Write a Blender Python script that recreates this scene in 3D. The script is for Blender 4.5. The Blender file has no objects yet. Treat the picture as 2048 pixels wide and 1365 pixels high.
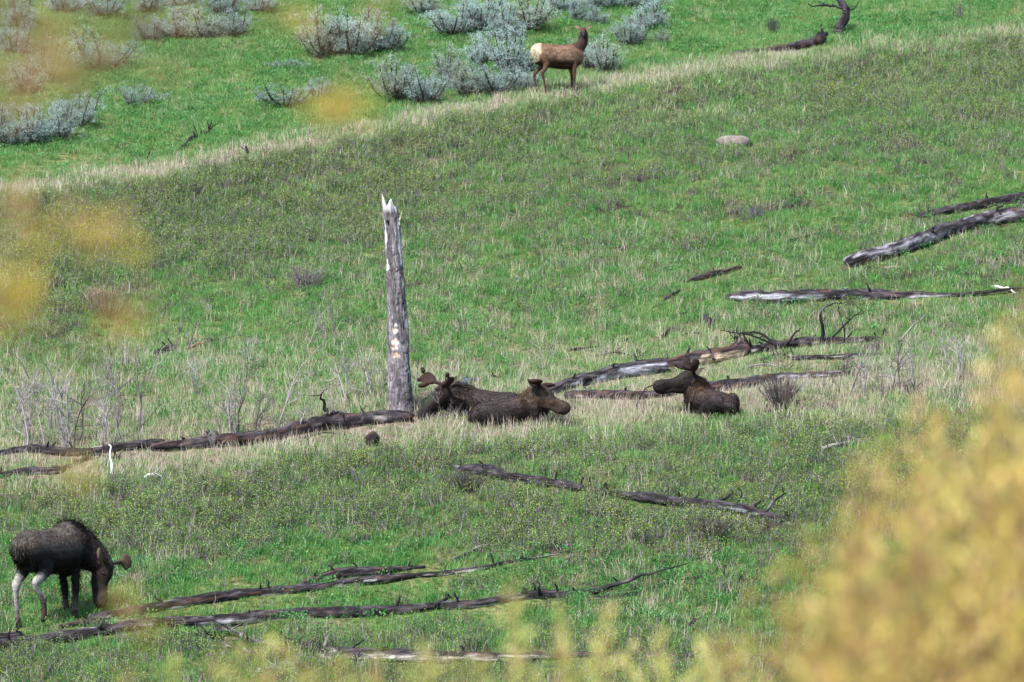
import bpy, math, random
import numpy as np
from mathutils import Vector, Matrix, Euler
R = math.radians
rng = np.random.default_rng(7)
random.seed(7)
SC = bpy.context.scene
COL = SC.collection

# ------------------------------------------------------------------ camera
F = 8533.0                      # focal length in pixels of a 2048 wide picture
TH = 0.05                       # the lens points slightly uphill
cam_d = bpy.data.cameras.new('camera'); cam = bpy.data.objects.new('camera', cam_d); COL.objects.link(cam)
cam.location = (0, 0, 0); cam.rotation_euler = (math.pi/2 + TH, 0, 0)
cam_d.sensor_width = 36; cam_d.lens = 150; cam_d.clip_start = 0.1; cam_d.clip_end = 3000
cam_d.dof.use_dof = True; cam_d.dof.focus_distance = 81; cam_d.dof.aperture_fstop = 3.3; cam_d.dof.aperture_blades = 0
SC.camera = cam
# ------------------------------------------------------------------ light
SUN_EL, SUN_AZ = R(50), R(215)     # azimuth clockwise from +Y: the sun is behind the camera, to its left
w = bpy.data.worlds.new('World'); SC.world = w; w.use_nodes = True
nt = w.node_tree; nt.nodes.clear()
sky = nt.nodes.new('ShaderNodeTexSky'); sky.sky_type = 'NISHITA'; sky.sun_disc = False
sky.sun_elevation = SUN_EL; sky.sun_rotation = SUN_AZ
bg = nt.nodes.new('ShaderNodeBackground'); bg.inputs[1].default_value = 0.15
wo = nt.nodes.new('ShaderNodeOutputWorld')
nt.links.new(sky.outputs[0], bg.inputs[0]); nt.links.new(bg.outputs[0], wo.inputs[0])
sd = bpy.data.lights.new('sun', 'SUN'); sd.energy = 4.2; sd.angle = R(0.53); sd.color = (1.0, 0.965, 0.92)
sun = bpy.data.objects.new('sun', sd); COL.objects.link(sun)
sv = Vector((math.sin(SUN_AZ)*math.cos(SUN_EL), math.cos(SUN_AZ)*math.cos(SUN_EL), math.sin(SUN_EL)))
sun.rotation_euler = sv.to_track_quat('Z', 'Y').to_euler(); sun.location = sv*60
SC.view_settings.view_transform = 'Standard'; SC.view_settings.look = 'None'
SC.view_settings.gamma = 1; SC.view_settings.use_curve_mapping = False
SC.view_settings.exposure = 0.98
SC.cycles.use_denoising = True
SC.cycles.max_bounces = 6; SC.cycles.diffuse_bounces = 3; SC.cycles.glossy_bounces = 2; SC.cycles.transmission_bounces = 3
SC.cycles.caustics_reflective = False; SC.cycles.caustics_refractive = False

# ------------------------------------------------------------------ noise
def _h(ix, iy, iz, s):
    n = (ix*374761393 + iy*668265263 + iz*2147483647 + s*1274126177) & 0xffffffff
    n = ((n ^ (n >> 13))*1274126177) & 0xffffffff
    n = ((n ^ (n >> 16))*2246822519) & 0xffffffff
    return ((n ^ (n >> 15)) & 0xffffff)/float(0xffffff)
def vn(x, y, z=0.0, s=0):
    x = np.asarray(x, float); y = np.asarray(y, float); z = np.zeros_like(x) + z
    fx, fy, fz = np.floor(x), np.floor(y), np.floor(z)
    ix, iy, iz = fx.astype(np.int64), fy.astype(np.int64), fz.astype(np.int64)
    ux, uy, uz = x-fx, y-fy, z-fz
    ux = ux*ux*(3-2*ux); uy = uy*uy*(3-2*uy); uz = uz*uz*(3-2*uz)
    r = 0
    for a in (0, 1):
        for b in (0, 1):
            for c in (0, 1):
                r = r + _h(ix+a, iy+b, iz+c, s)*(ux if a else 1-ux)*(uy if b else 1-uy)*(uz if c else 1-uz)
    return r*2-1
def fbm(x, y, z=0.0, s=0, o=4):
    t = 0; a = 1; n = 0; k = 1.0
    for i in range(o):
        t = t + a*vn(np.asarray(x)*k, np.asarray(y)*k, np.asarray(z)*k, s+i); n += a; a *= .5; k *= 2.03
    return t/n

# ------------------------------------------------------------------ terrain
_py = np.arange(-120, 1000, 0.5)
_cp = [(-120, -1.2), (-10, -1.62), (0, -1.65), (14, -2.1), (40, -5.2), (55, -5.6), (60, -4.7), (66, -2.8), (71, -1.26),
       (115, 12.3), (132, 17.5), (170, 28), (250, 44), (400, 60), (1000, 66)]
_pz = np.interp(_py, [c[0] for c in _cp], [c[1] for c in _cp])
_k = np.exp(-np.linspace(-3, 3, 21)**2/2); _k /= _k.sum()
_pz = np.convolve(np.pad(_pz, 10, mode='edge'), _k, mode='valid')
_bn = np.array([-21.2, 27.4])/math.hypot(21.2, 27.4)
def terrain(x, y):
    x = np.asarray(x, float); y = np.asarray(y, float)
    z = np.interp(y, _py, _pz)
    m = np.clip((y-58)/15, 0, 1)
    z = z + m*0.03*np.clip(x, -60, 60)
    s = (x+12.4)*_bn[0] + (y-103.6)*_bn[1]
    z = z + m*(0.30*np.tanh((s+1.2)/1.4) - 0.2)
    z = z + m*(0.30*fbm(x/9, y/9, 0, 11, 2) + 0.13*fbm(x/1.6, y/1.6, 0, 21, 3) + 0.045*vn(x/.6, y/.6, 0, 29))
    return z
def tz(x, y): return float(terrain(np.array([x]), np.array([y]))[0])
_c, _s = math.cos(TH), math.sin(TH)
def ray(u, v):
    a = (u-1024)/F; b = (682.5-v)/F
    return Vector((a, _c - b*_s, _s + b*_c))
def at(u, v, y):
    d = ray(u, v); return d*(y/d.y)
_sy = np.arange(62, 175, 0.1)
def gnd(u, v):
    d = ray(u, v)
    xs = d.x/d.y*_sy; zs = d.z/d.y*_sy
    g = terrain(xs, _sy) - zs
    i = int(np.argmax(g > 0))
    if i == 0: i = 1
    t = g[i-1]/(g[i-1]-g[i]) if g[i-1] != g[i] else 0
    y = _sy[i-1] + 0.1*min(max(t, 0), 1)
    x = d.x/d.y*y
    return Vector((x, y, tz(x, y)))
def proj(P):
    P = np.asarray(P, float)
    dep = P[:, 1]*_c + P[:, 2]*_s
    up = -P[:, 1]*_s + P[:, 2]*_c
    return 1024 + F*P[:, 0]/dep, 682.5 - F*up/dep
def ppm(y): return F/y          # pixels (2048 wide) per metre at depth y

# ------------------------------------------------------------------ object helpers
def mesh(name, V, Fc, mats=None, smooth=False, col=None, uv=None):
    me = bpy.data.meshes.new(name)
    me.from_pydata([tuple(p) for p in V], [], [tuple(f) for f in Fc])
    if smooth: me.polygons.foreach_set('use_smooth', [True]*len(me.polygons))
    if col is not None:
        c = np.ones((len(V), 4), np.float32); c[:, :3] = np.asarray(col, np.float32)[:, :3]
        a = me.color_attributes.new('Col', 'FLOAT_COLOR', 'POINT'); a.data.foreach_set('color', c.ravel())
    if uv is not None:
        a = me.attributes.new('LogUV', 'FLOAT_VECTOR', 'POINT')
        c = np.zeros((len(V), 3), np.float32); c[:, :] = uv
        a.data.foreach_set('vector', c.ravel())
    for m in (mats or []): me.materials.append(m)
    me.update()
    return me
def link(name, data, parent=None, loc=None):
    o = bpy.data.objects.new(name, data); COL.objects.link(o)
    if parent is not None: o.parent = parent
    if loc is not None: o.location = loc
    return o
def tag(o, label=None, cat=None, group=None, kind=None):
    if label: o['label'] = label
    if cat: o['category'] = cat
    if group: o['group'] = group
    if kind: o['kind'] = kind
    return o
class MB:
    def __init__(s): s.V = []; s.F = []; s.C = []; s.U = []
    def add(s, V, Fc, C=None, U=None):
        n = len(s.V); s.V.extend(V); s.F.extend([tuple(i+n for i in f) for f in Fc])
        s.C.extend(C if C is not None else [(1, 1, 1)]*len(V)); s.U.extend(U if U is not None else [(0, 0, 0)]*len(V))
    def tube(s, P, Rr, n=5, c=(1, 1, 1), cap=True):
        P = [Vector(p) for p in P]; V = []; Fc = []; U = []
        ref = Vector((0.31, 0.17, 0.93)); L = 0
        for i, p in enumerate(P):
            t = (P[min(i+1, len(P)-1)] - P[max(i-1, 0)]).normalized()
            a = t.cross(ref)
            if a.length < .05: a = t.cross(Vector((1, 0, 0)))
            a.normalize(); b = t.cross(a)
            if i: L += (p-P[i-1]).length
            for k in range(n):
                q = 2*math.pi*k/n
                V.append(p + (a*math.cos(q) + b*math.sin(q))*Rr[i]); U.append((math.cos(q)*Rr[i], math.sin(q)*Rr[i], L))
        for i in range(len(P)-1):
            for k in range(n):
                k2 = (k+1) % n
                Fc.append((i*n+k, i*n+k2, (i+1)*n+k2, (i+1)*n+k))
        if cap:
            Fc.append(tuple(range(n-1, -1, -1))); Fc.append(tuple((len(P)-1)*n+k for k in range(n)))
        s.add(V, Fc, [c]*len(V), U)
    def build(s, name, mat, parent=None, smooth=True, loc=None):
        return link(name, s.mesh(name, mat, smooth), parent, loc)
    def mesh(s, name, mat, smooth=True): return mesh(name, s.V, s.F, [mat], smooth, s.C, s.U)

# ------------------------------------------------------------------ materials
def newmat(name):
    m = bpy.data.materials.new(name); m.use_nodes = True; n = m.node_tree; n.nodes.clear()
    return m, n, n.nodes.new, n.links.new
def leafmat(name, ramp, transl=0.35, rough=0.6, use_col=False, patch=0.0):
    """colour ramp driven by the plant's own tint; each plant a little different"""
    m, n, N, L = newmat(name)
    o = N('ShaderNodeOutputMaterial'); mx = N('ShaderNodeMixShader'); mx.inputs[0].default_value = transl
    p = N('ShaderNodeBsdfPrincipled'); p.inputs['Roughness'].default_value = rough
    p.inputs['Specular IOR Level'].default_value = 0.25
    tr = N('ShaderNodeBsdfTranslucent')
    cr = N('ShaderNodeValToRGB'); e = cr.color_ramp.elements
    while len(e) < len(ramp): e.new(0.5)
    for k, (q, c) in enumerate(ramp): e[k].position = q; e[k].color = (*c, 1)
    if use_col:
        va = N('ShaderNodeAttribute'); va.attribute_name = 'Col'; va.attribute_type = 'GEOMETRY'
        hs = N('ShaderNodeHueSaturation'); L(va.outputs['Color'], hs.inputs['Color'])
        oi = N('ShaderNodeObjectInfo'); mr = N('ShaderNodeMapRange'); L(oi.outputs['Random'], mr.inputs[0])
        mr.inputs[3].default_value = .8; mr.inputs[4].default_value = 1.2; L(mr.outputs[0], hs.inputs['Value'])
        src = hs.outputs[0]
    else:
        at_ = N('ShaderNodeAttribute'); at_.attribute_name = 'tint'; at_.attribute_type = 'INSTANCER'
        va = N('ShaderNodeAttribute'); va.attribute_name = 'Col'; va.attribute_type = 'GEOMETRY'
        L(at_.outputs['Fac'], cr.inputs[0])
        mul = N('ShaderNodeMixRGB'); mul.blend_type = 'MULTIPLY'; mul.inputs[0].default_value = 1
        L(cr.outputs[0], mul.inputs[1]); L(va.outputs['Color'], mul.inputs[2]); src = mul.outputs[0]
    L(src, p.inputs['Base Color']); L(src, tr.inputs['Color'])
    L(p.outputs[0], mx.inputs[1]); L(tr.outputs[0], mx.inputs[2]); L(mx.outputs[0], o.inputs[0])
    return m
def colmat(name, rough=0.8, scale=(60, 60, 8), amount=0.5, bump=0.4, coord='LogUV', bdist=0.02, spec=0.3, fine=1.0):
    """vertex colour times stretched fibre noise with relief"""
    m, n, N, L = newmat(name)
    o = N('ShaderNodeOutputMaterial'); p = N('ShaderNodeBsdfPrincipled'); L(p.outputs[0], o.inputs[0])
    p.inputs['Roughness'].default_value = rough; p.inputs['Specular IOR Level'].default_value = spec
    va = N('ShaderNodeAttribute'); va.attribute_name = 'Col'
    if coord == 'LogUV': c = N('ShaderNodeAttribute'); c.attribute_name = 'LogUV'; cs = c.outputs['Vector']
    else: c = N('ShaderNodeTexCoord'); cs = c.outputs['Object']
    mp = N('ShaderNodeMapping'); mp.inputs['Scale'].default_value = scale; L(cs, mp.inputs[0])
    nz = N('ShaderNodeTexNoise'); nz.inputs['Scale'].default_value = fine; nz.inputs['Detail'].default_value = 5; nz.inputs['Roughness'].default_value = .7
    L(mp.outputs[0], nz.inputs['Vector'])
    mr = N('ShaderNodeMapRange'); L(nz.outputs['Fac'], mr.inputs[0]); mr.inputs[1].default_value = .3; mr.inputs[2].default_value = .7
    mr.inputs[3].default_value = 1-amount; mr.inputs[4].default_value = 1+amount
    mul = N('ShaderNodeVectorMath'); mul.operation = 'SCALE'; L(va.outputs['Color'], mul.inputs[0]); L(mr.outputs[0], mul.inputs['Scale'])
    L(mul.outputs[0], p.inputs['Base Color'])
    b = N('ShaderNodeBump'); b.inputs['Strength'].default_value = bump; b.inputs['Distance'].default_value = bdist
    L(nz.outputs['Fac'], b.inputs['Height']); L(b.outputs[0], p.inputs['Normal'])
    return m
M_GREEN = leafmat('grass_blade', [(0, (.035, .15, .035)), (.35, (.085, .245, .055)), (.65, (.18, .325, .105)), (1, (.36, .40, .21))])
M_STRAW = leafmat('straw_blade', [(0, (.36, .36, .22)), (.5, (.48, .41, .32)), (1, (.60, .47, .43))], .25)
M_FORB = leafmat('forb_leaf', [(0, (.03, .13, .03)), (.5, (.07, .24, .06)), (1, (.14, .34, .11))], .35, .5)
M_SNOW = leafmat('low_shrub_leaf', [(0, (.08, .18, .03)), (.5, (.17, .28, .045)), (1, (.29, .38, .08))], .3, .5)
M_TWIG = colmat('dead_twig', .85, (40, 40, 6), .35, .2)
M_WOOD = colmat('weathered_wood', .9, (30, 30, 5), .85, 1.0, bdist=.05)
M_BARK = colmat('snag_bark', .9, (26, 26, 7), .55, 1.0, bdist=.03)
M_COAT = colmat('animal_coat', .75, (14, 14, 14), .35, .5, coord='Object', bdist=.02, spec=.25, fine=2.2)
M_FUR = leafmat('fur_strand', [(0, (1, 1, 1)), (1, (1, 1, 1))], .1, .5, use_col=True)
M_ANTLER = colmat('antler_velvet', .85, (30, 30, 30), .25, .3, coord='Object', spec=.1)
M_SAGE = leafmat('sage_leaf', [(0, (1, 1, 1)), (1, (1, 1, 1))], .2, .7, use_col=True)
M_WILLOW = leafmat('willow_leaf', [(0, (1, 1, 1)), (1, (1, 1, 1))], .45, .45, use_col=True)
M_STONE = colmat('field_stone', .9, (7, 7, 7), .4, .7, coord='Object', bdist=.05)
m_, n_, N_, L_ = newmat('dark_eye'); o_ = N_('ShaderNodeOutputMaterial'); p_ = N_('ShaderNodeBsdfPrincipled')
p_.inputs['Base Color'].default_value = (.008, .006, .005, 1); p_.inputs['Roughness'].default_value = .12; L_(p_.outputs[0], o_.inputs[0]); M_EYE = m_

def groundmat():
    m, n, N, L = newmat('meadow_soil')
    o = N('ShaderNodeOutputMaterial'); p = N('ShaderNodeBsdfPrincipled'); L(p.outputs[0], o.inputs[0]); p.inputs['Roughness'].default_value = .95
    p.inputs['Specular IOR Level'].default_value = .1
    g = N('ShaderNodeNewGeometry')
    n1 = N('ShaderNodeTexNoise'); n1.inputs['Scale'].default_value = .45; n1.inputs['Detail'].default_value = 6; n1.inputs['Roughness'].default_value = .65
    n2 = N('ShaderNodeTexNoise'); n2.inputs['Scale'].default_value = 9; n2.inputs['Detail'].default_value = 5; n2.inputs['Roughness'].default_value = .7
    L(g.outputs['Position'], n1.inputs['Vector']); L(g.outputs['Position'], n2.inputs['Vector'])
    r1 = N('ShaderNodeValToRGB'); r1.color_ramp.elements[0].position = .35; r1.color_ramp.elements[0].color = (.10, .17, .035, 1)
    r1.color_ramp.elements[1].position = .7; r1.color_ramp.elements[1].color = (.17, .17, .07, 1)
    r2 = N('ShaderNodeValToRGB'); r2.color_ramp.elements[0].position = .36; r2.color_ramp.elements[0].color = (.25, .2, .2, 1)
    r2.color_ramp.elements[1].position = .62; r2.color_ramp.elements[1].color = (1.15, 1.15, 1.1, 1)
    L(n1.outputs['Fac'], r1.inputs[0]); L(n2.outputs['Fac'], r2.inputs[0])
    mx = N('ShaderNodeMixRGB'); mx.blend_type = 'MULTIPLY'; mx.inputs[0].default_value = 1; L(r1.outputs[0], mx.inputs[1]); L(r2.outputs[0], mx.inputs[2])
    cv = N('ShaderNodeAttribute'); cv.attribute_name = 'cover'; sp = N('ShaderNodeSeparateColor'); L(cv.outputs['Color'], sp.inputs[0])
    last = mx.outputs[0]
    for ch, c in ((1, (.20, .165, .125)), (2, (.075, .065, .045)), (0, (.045, .033, .032))):
        m2 = N('ShaderNodeMixRGB'); L(sp.outputs[ch], m2.inputs[0]); L(last, m2.inputs[1])
        k = N('ShaderNodeMixRGB'); k.blend_type = 'MULTIPLY'; k.inputs[0].default_value = 1; k.inputs[1].default_value = (*c, 1); L(r2.outputs[0], k.inputs[2]); L(k.outputs[0], m2.inputs[2]); last = m2.outputs[0]
    L(last, p.inputs['Base Color'])
    b = N('ShaderNodeBump'); b.inputs['Strength'].default_value = .6; b.inputs['Distance'].default_value = .06; L(n2.outputs['Fac'], b.inputs['Height']); L(b.outputs[0], p.inputs['Normal'])
    return m
M_GROUND = groundmat()

# ------------------------------------------------------------------ zones of the hillside
B1 = ([0, 250, 500, 750, 1000, 1200, 1480, 1750, 2048], [385, 350, 305, 255, 205, 170, 125, 95, 60])
B2 = ([0, 430, 640, 830, 1140, 1500, 2048], [935, 905, 865, 842, 828, 800, 780])
def zones(x, y, z):
    u, v = proj(np.column_stack([x, y, z]))
    b1 = np.interp(u, *B1); b2 = np.interp(u, *B2)
    n1 = fbm(x/3.2, y/4.5, 0, 31, 3); n2 = fbm(x/1.1, y/1.5, 0, 41, 3); n3 = fbm(x/.5, y/.6, 0, 51, 2)
    s = v - b1
    g = lambda q, wd: np.exp(-(q/wd)**2)
    straw = 1.25*g(s-4+n2*10, 17)*(1-.35*np.clip((u-1500)/300, 0, 1)) + .10*np.clip(s/20, 0, 1) + .22*g(s-60, 60)*(u > 600)
    straw += 1.2*g(v-b2+n2*25, 46) + .40*g(v-b2+95, 75) - .05*g(v-1140, 90) + .34*np.clip(n1*1.7+n2*1.3-.1, 0, 1)*(s > 10)
    straw += .25*g(u-150, 260)*g(v-760, 120)
    straw = np.where(s < -18, .13 + .6*np.clip(n1+n2*.8-.15, 0, 1), straw)
    sh = .20*(s > 15)*np.interp(v, [600, 720], [1, 0]) + .9*g(np.clip(s-130, 0, 1e9), 90)*np.clip((s-12)/25, 0, 1)*np.interp(u, [0, 500, 1100, 1500, 2048], [1, 1, .6, .5, .8])
    sh += .85*np.clip((v-b2-35-18*n2)/45, 0, 1)*np.clip((1130-v+40*n1)/60, 0, 1)*np.interp(u, [0, 200, 1700, 2048], [.7, 1, 1, 1])
    sh += .5*g(v-640, 90)*g(u-60, 170) + .6*np.clip((v-1240)/60, 0, 1) + .22*g(v-1180, 60)
    sh = sh*(.55 + .9*np.clip(n1*.8+n2*.9+.35, 0, 1.2))
    lush = .55 + n1*.5 + n2*.5 + .35*(s < -18) + .3*g(v-1170, 90) - .25*g(v-b2, 60)
    bare = np.clip(n2*1.1+n3*.8-.22, 0, 1)*np.clip(s/30, 0, 1)*np.interp(u, [0, 1200, 1700], [.5, .6, 1.6])*np.interp(v, [0, 500, 560, 1365], [1.3, 1, .5, .5])
    return u, v, s, straw, sh, lush, bare, n1, n2, n3

# ------------------------------------------------------------------ ground sheet
def axis(segs):
    out = []
    for a, b, st in segs: out.append(np.arange(a, b, st))
    out.append(np.array([segs[-1][1]])); return np.concatenate(out)
gx = axis([(-420, -60, 24), (-60, -24, 3), (-24, 24, .25), (24, 60, 3), (60, 420, 24)])
gy = axis([(-110, 0, 8), (0, 58, 2), (58, 140, .25), (140, 180, 2), (180, 900, 24)])
GX, GY = np.meshgrid(gx, gy); GZ = terrain(GX.ravel(), GY.ravel())
V = np.column_stack([GX.ravel(), GY.ravel(), GZ]); nx, ny = len(gx), len(gy)
idx = np.arange(nx*ny).reshape(ny, nx)
Fq = np.column_stack([idx[:-1, :-1].ravel(), idx[:-1, 1:].ravel(), idx[1:, 1:].ravel(), idx[1:, :-1].ravel()])
me = bpy.data.meshes.new('hillside')
me.vertices.add(len(V)); me.vertices.foreach_set('co', V.ravel())
me.loops.add(Fq.size); me.loops.foreach_set('vertex_index', Fq.ravel().astype(np.int32))
me.polygons.add(len(Fq)); me.polygons.foreach_set('loop_start', (np.arange(len(Fq))*4).astype(np.int32))
me.update(); me.validate(); me.polygons.foreach_set('use_smooth', [True]*len(me.polygons)); me.materials.append(M_GROUND)
tag(link('hillside', me), 'grassy hillside rising away to the right', None, None, 'structure')


_m = (V[:, 1] > 60) & (V[:, 1] < 160) & (np.abs(V[:, 0]) < 30)
_cov = np.zeros((len(V), 4), np.float32); _z = zones(V[_m, 0], V[_m, 1], V[_m, 2]); _cov[_m, 0] = np.clip(_z[6]*2.2, 0, 1); _cov[_m, 1] = np.clip(_z[3], 0, 1); _cov[_m, 2] = np.clip(_z[4], 0, 1)
_a = me.color_attributes.new('cover', 'FLOAT_COLOR', 'POINT'); _a.data.foreach_set('color', _cov.ravel())

# ------------------------------------------------------------------ plant tufts that cover the ground
def tuft(nb, rad, hmin, hmax, wd, lean, bend, seed):
    r = random.Random(seed); mb = MB()
    for i in range(nb):
        q = r.uniform(0, 6.283); d = rad*math.sqrt(r.random()); x, y = d*math.cos(q), d*math.sin(q)
        h = r.uniform(hmin, hmax); a = r.uniform(0, 6.283); ca, sa = math.cos(a), math.sin(a)
        l = r.gauss(0, lean)*h; l2 = l + r.gauss(0, bend)*h; q2 = r.uniform(0, 6.283)
        lx, ly = math.cos(q2), math.sin(q2); w_ = wd*r.uniform(.6, 1.3)/2; sh = r.uniform(.7, 1.25)
        V = [(x-ca*w_, y-sa*w_, -.03), (x+ca*w_, y+sa*w_, -.03), (x+lx*l-ca*w_*.8, y+ly*l-sa*w_*.8, h*.6), (x+lx*l+ca*w_*.8, y+ly*l+sa*w_*.8, h*.6), (x+lx*l2, y+ly*l2, h)]
        mb.add(V, [(0, 1, 3, 2), (2, 3, 4)], [(sh, sh, sh)]*5)
    return mb
def leafquad(mb, p, L_, w_, r, up=0.3, c=(1, 1, 1), dirv=None):
    d = Vector((r.gauss(0, 1), r.gauss(0, 1), r.gauss(0, 1)+up)) if dirv is None else Vector(dirv)
    d.normalize(); s = d.cross(Vector((r.gauss(0, 1), r.gauss(0, 1), r.gauss(0, 1)))).normalized()
    p = Vector(p)
    mb.add([p, p+d*L_*.5+s*w_*.5, p+d*L_, p+d*L_*.5-s*w_*.5], [(0, 1, 2, 3)], [c]*4)
def forb(seed):
    r = random.Random(seed); mb = MB()
    for i in range(44):
        q = r.uniform(0, 6.283); d = .18*math.sqrt(r.random()); h = r.uniform(.02, .13); sh = r.uniform(.7, 1.3)
        leafquad(mb, (d*math.cos(q), d*math.sin(q), h), r.uniform(.028, .06), r.uniform(.014, .03), r, .8, (sh, sh, sh))
    return mb
def lowshrub(seed):
    r = random.Random(seed); mb = MB(); lf = MB()
    for i in range(14):
        q = r.uniform(0, 6.283); d = .19*math.sqrt(r.random()); h = r.uniform(.16, .36)
        b = Vector((d*math.cos(q), d*math.sin(q), -.02)); t = b + Vector((r.gauss(0, .06), r.gauss(0, .06), h)); m = (b+t)/2 + Vector((r.gauss(0, .02), r.gauss(0, .02), 0))
        g = r.choice([(.13, .10, .135), (.23, .19, .23), (.31, .27, .28), (.05, .035, .05), (.08, .05, .07)])
        a = r.uniform(0, 6.283); w_ = Vector((math.cos(a), math.sin(a), 0))*.0045
        mb.add([b-w_, b+w_, m-w_, m+w_, t], [(0, 1, 3, 2), (2, 3, 4)], [g]*5)
        for k in range(2):
            s_ = b.lerp(t, r.uniform(.4, .8)); e = s_ + Vector((r.gauss(0, .06), r.gauss(0, .06), r.uniform(.03, .1)))
            mb.add([s_-w_*.7, s_+w_*.7, e], [(0, 1, 2)], [g]*3)
        for k in range(8):
            sh = r.uniform(.5, 1.3); p = b.lerp(t, r.uniform(.45, 1.0)) + Vector((r.gauss(0, .025), r.gauss(0, .025), r.gauss(0, .015)))
            leafquad(lf, p, r.uniform(.018, .034), r.uniform(.014, .024), r, .3, (sh, sh, sh))
    return mb, lf
PROT = bpy.data.collections.new('plant_prototypes')      # never linked: only instanced
def coll(name, meshes):
    c = bpy.data.collections.new(name)
    for k, me in enumerate(meshes):
        o = bpy.data.objects.new('%s_%02d' % (name, k), me); c.objects.link(o)
    return c
def scatter(name, c, P, scl, tint, n_var, label, cat, tilt=.12):
    n = len(P); me = bpy.data.meshes.new(name); me.vertices.add(n); me.vertices.foreach_set('co', np.asarray(P, np.float32).ravel())
    rot = np.column_stack([rng.normal(0, tilt, n), rng.normal(0, tilt, n), rng.uniform(0, 6.283, n)]).astype(np.float32)
    a = me.attributes.new('rot', 'FLOAT_VECTOR', 'POINT'); a.data.foreach_set('vector', rot.ravel())
    a = me.attributes.new('scl', 'FLOAT_VECTOR', 'POINT'); s3 = np.asarray(scl, np.float32)
    if s3.ndim == 1: s3 = np.column_stack([s3, s3, s3])
    a.data.foreach_set('vector', np.ascontiguousarray(s3, np.float32).ravel())
    a = me.attributes.new('tint', 'FLOAT', 'POINT'); a.data.foreach_set('value', np.asarray(tint, np.float32))
    a = me.attributes.new('pick', 'INT', 'POINT'); a.data.foreach_set('value', rng.integers(0, n_var, n).astype(np.int32))
    o = link(name, me); tag(o, label, cat, None, 'stuff')
    g = bpy.data.node_groups.new(name, 'GeometryNodeTree')
    g.interface.new_socket('Geometry', in_out='INPUT', socket_type='NodeSocketGeometry'); g.interface.new_socket('Geometry', in_out='OUTPUT', socket_type='NodeSocketGeometry')
    N = g.nodes.new; L = g.links.new
    gi = N('NodeGroupInput'); go = N('NodeGroupOutput'); iop = N('GeometryNodeInstanceOnPoints')
    ci = N('GeometryNodeCollectionInfo'); ci.inputs['Collection'].default_value = c; ci.inputs['Separate Children'].default_value = True; ci.inputs['Reset Children'].default_value = True
    def attr(nm, dt):
        a = N('GeometryNodeInputNamedAttribute'); a.data_type = dt; a.inputs['Name'].default_value = nm; return a.outputs['Attribute']
    L(gi.outputs[0], iop.inputs['Points']); L(ci.outputs[0], iop.inputs['Instance']); iop.inputs['Pick Instance'].default_value = True
    L(attr('pick', 'INT'), iop.inputs['Instance Index']); L(attr('rot', 'FLOAT_VECTOR'), iop.inputs['Rotation']); L(attr('scl', 'FLOAT_VECTOR'), iop.inputs['Scale'])
    L(iop.outputs[0], go.inputs[0])
    md = o.modifiers.new('instances', 'NODES'); md.node_group = g
    return o
def candidates(n):
    y = np.sqrt(rng.uniform(63.0**2, 150.0**2, n)); x = rng.uniform(-1, 1, n)*(.137*y+.8)
    z = terrain(x, y); return x, y, z
SHADE = []     # thing footprints where tall growth is thinned: (x, y, r)
def keep_low(x, y):
    # growth is trodden and shaded out along the fallen timber
    f = np.ones(len(x))
    for P, Rr in SHLOG:
        Q = catmull(np.column_stack([[p.x for p in P], [p.y for p in P], Rr]), 8) if len(P) > 2 else np.array([(p.x, p.y, r) for p, r in zip(P, Rr)])
        x0, x1, y0, y1 = Q[:, 0].min()-.6, Q[:, 0].max()+.6, Q[:, 1].min()-.8, Q[:, 1].max()+.6
        ii = np.where((x > x0) & (x < x1) & (y > y0) & (y < y1))[0]
        if not len(ii): continue
        L = np.concatenate([[0], np.cumsum(np.hypot(np.diff(Q[:, 0]), np.diff(Q[:, 1])))]); t = np.linspace(0, L[-1], max(3, int(L[-1]/.1)))
        qx, qy, qr = (np.interp(t, L, Q[:, k]) for k in range(3))
        d = np.sqrt((x[ii][:, None]-qx)**2 + (y[ii][:, None]+.16-qy)**2) - qr; d = d.min(1)
        f[ii] = np.minimum(f[ii], np.clip((d+.02)/.30, 0, 1)*.6+.4)
    return f
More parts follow.
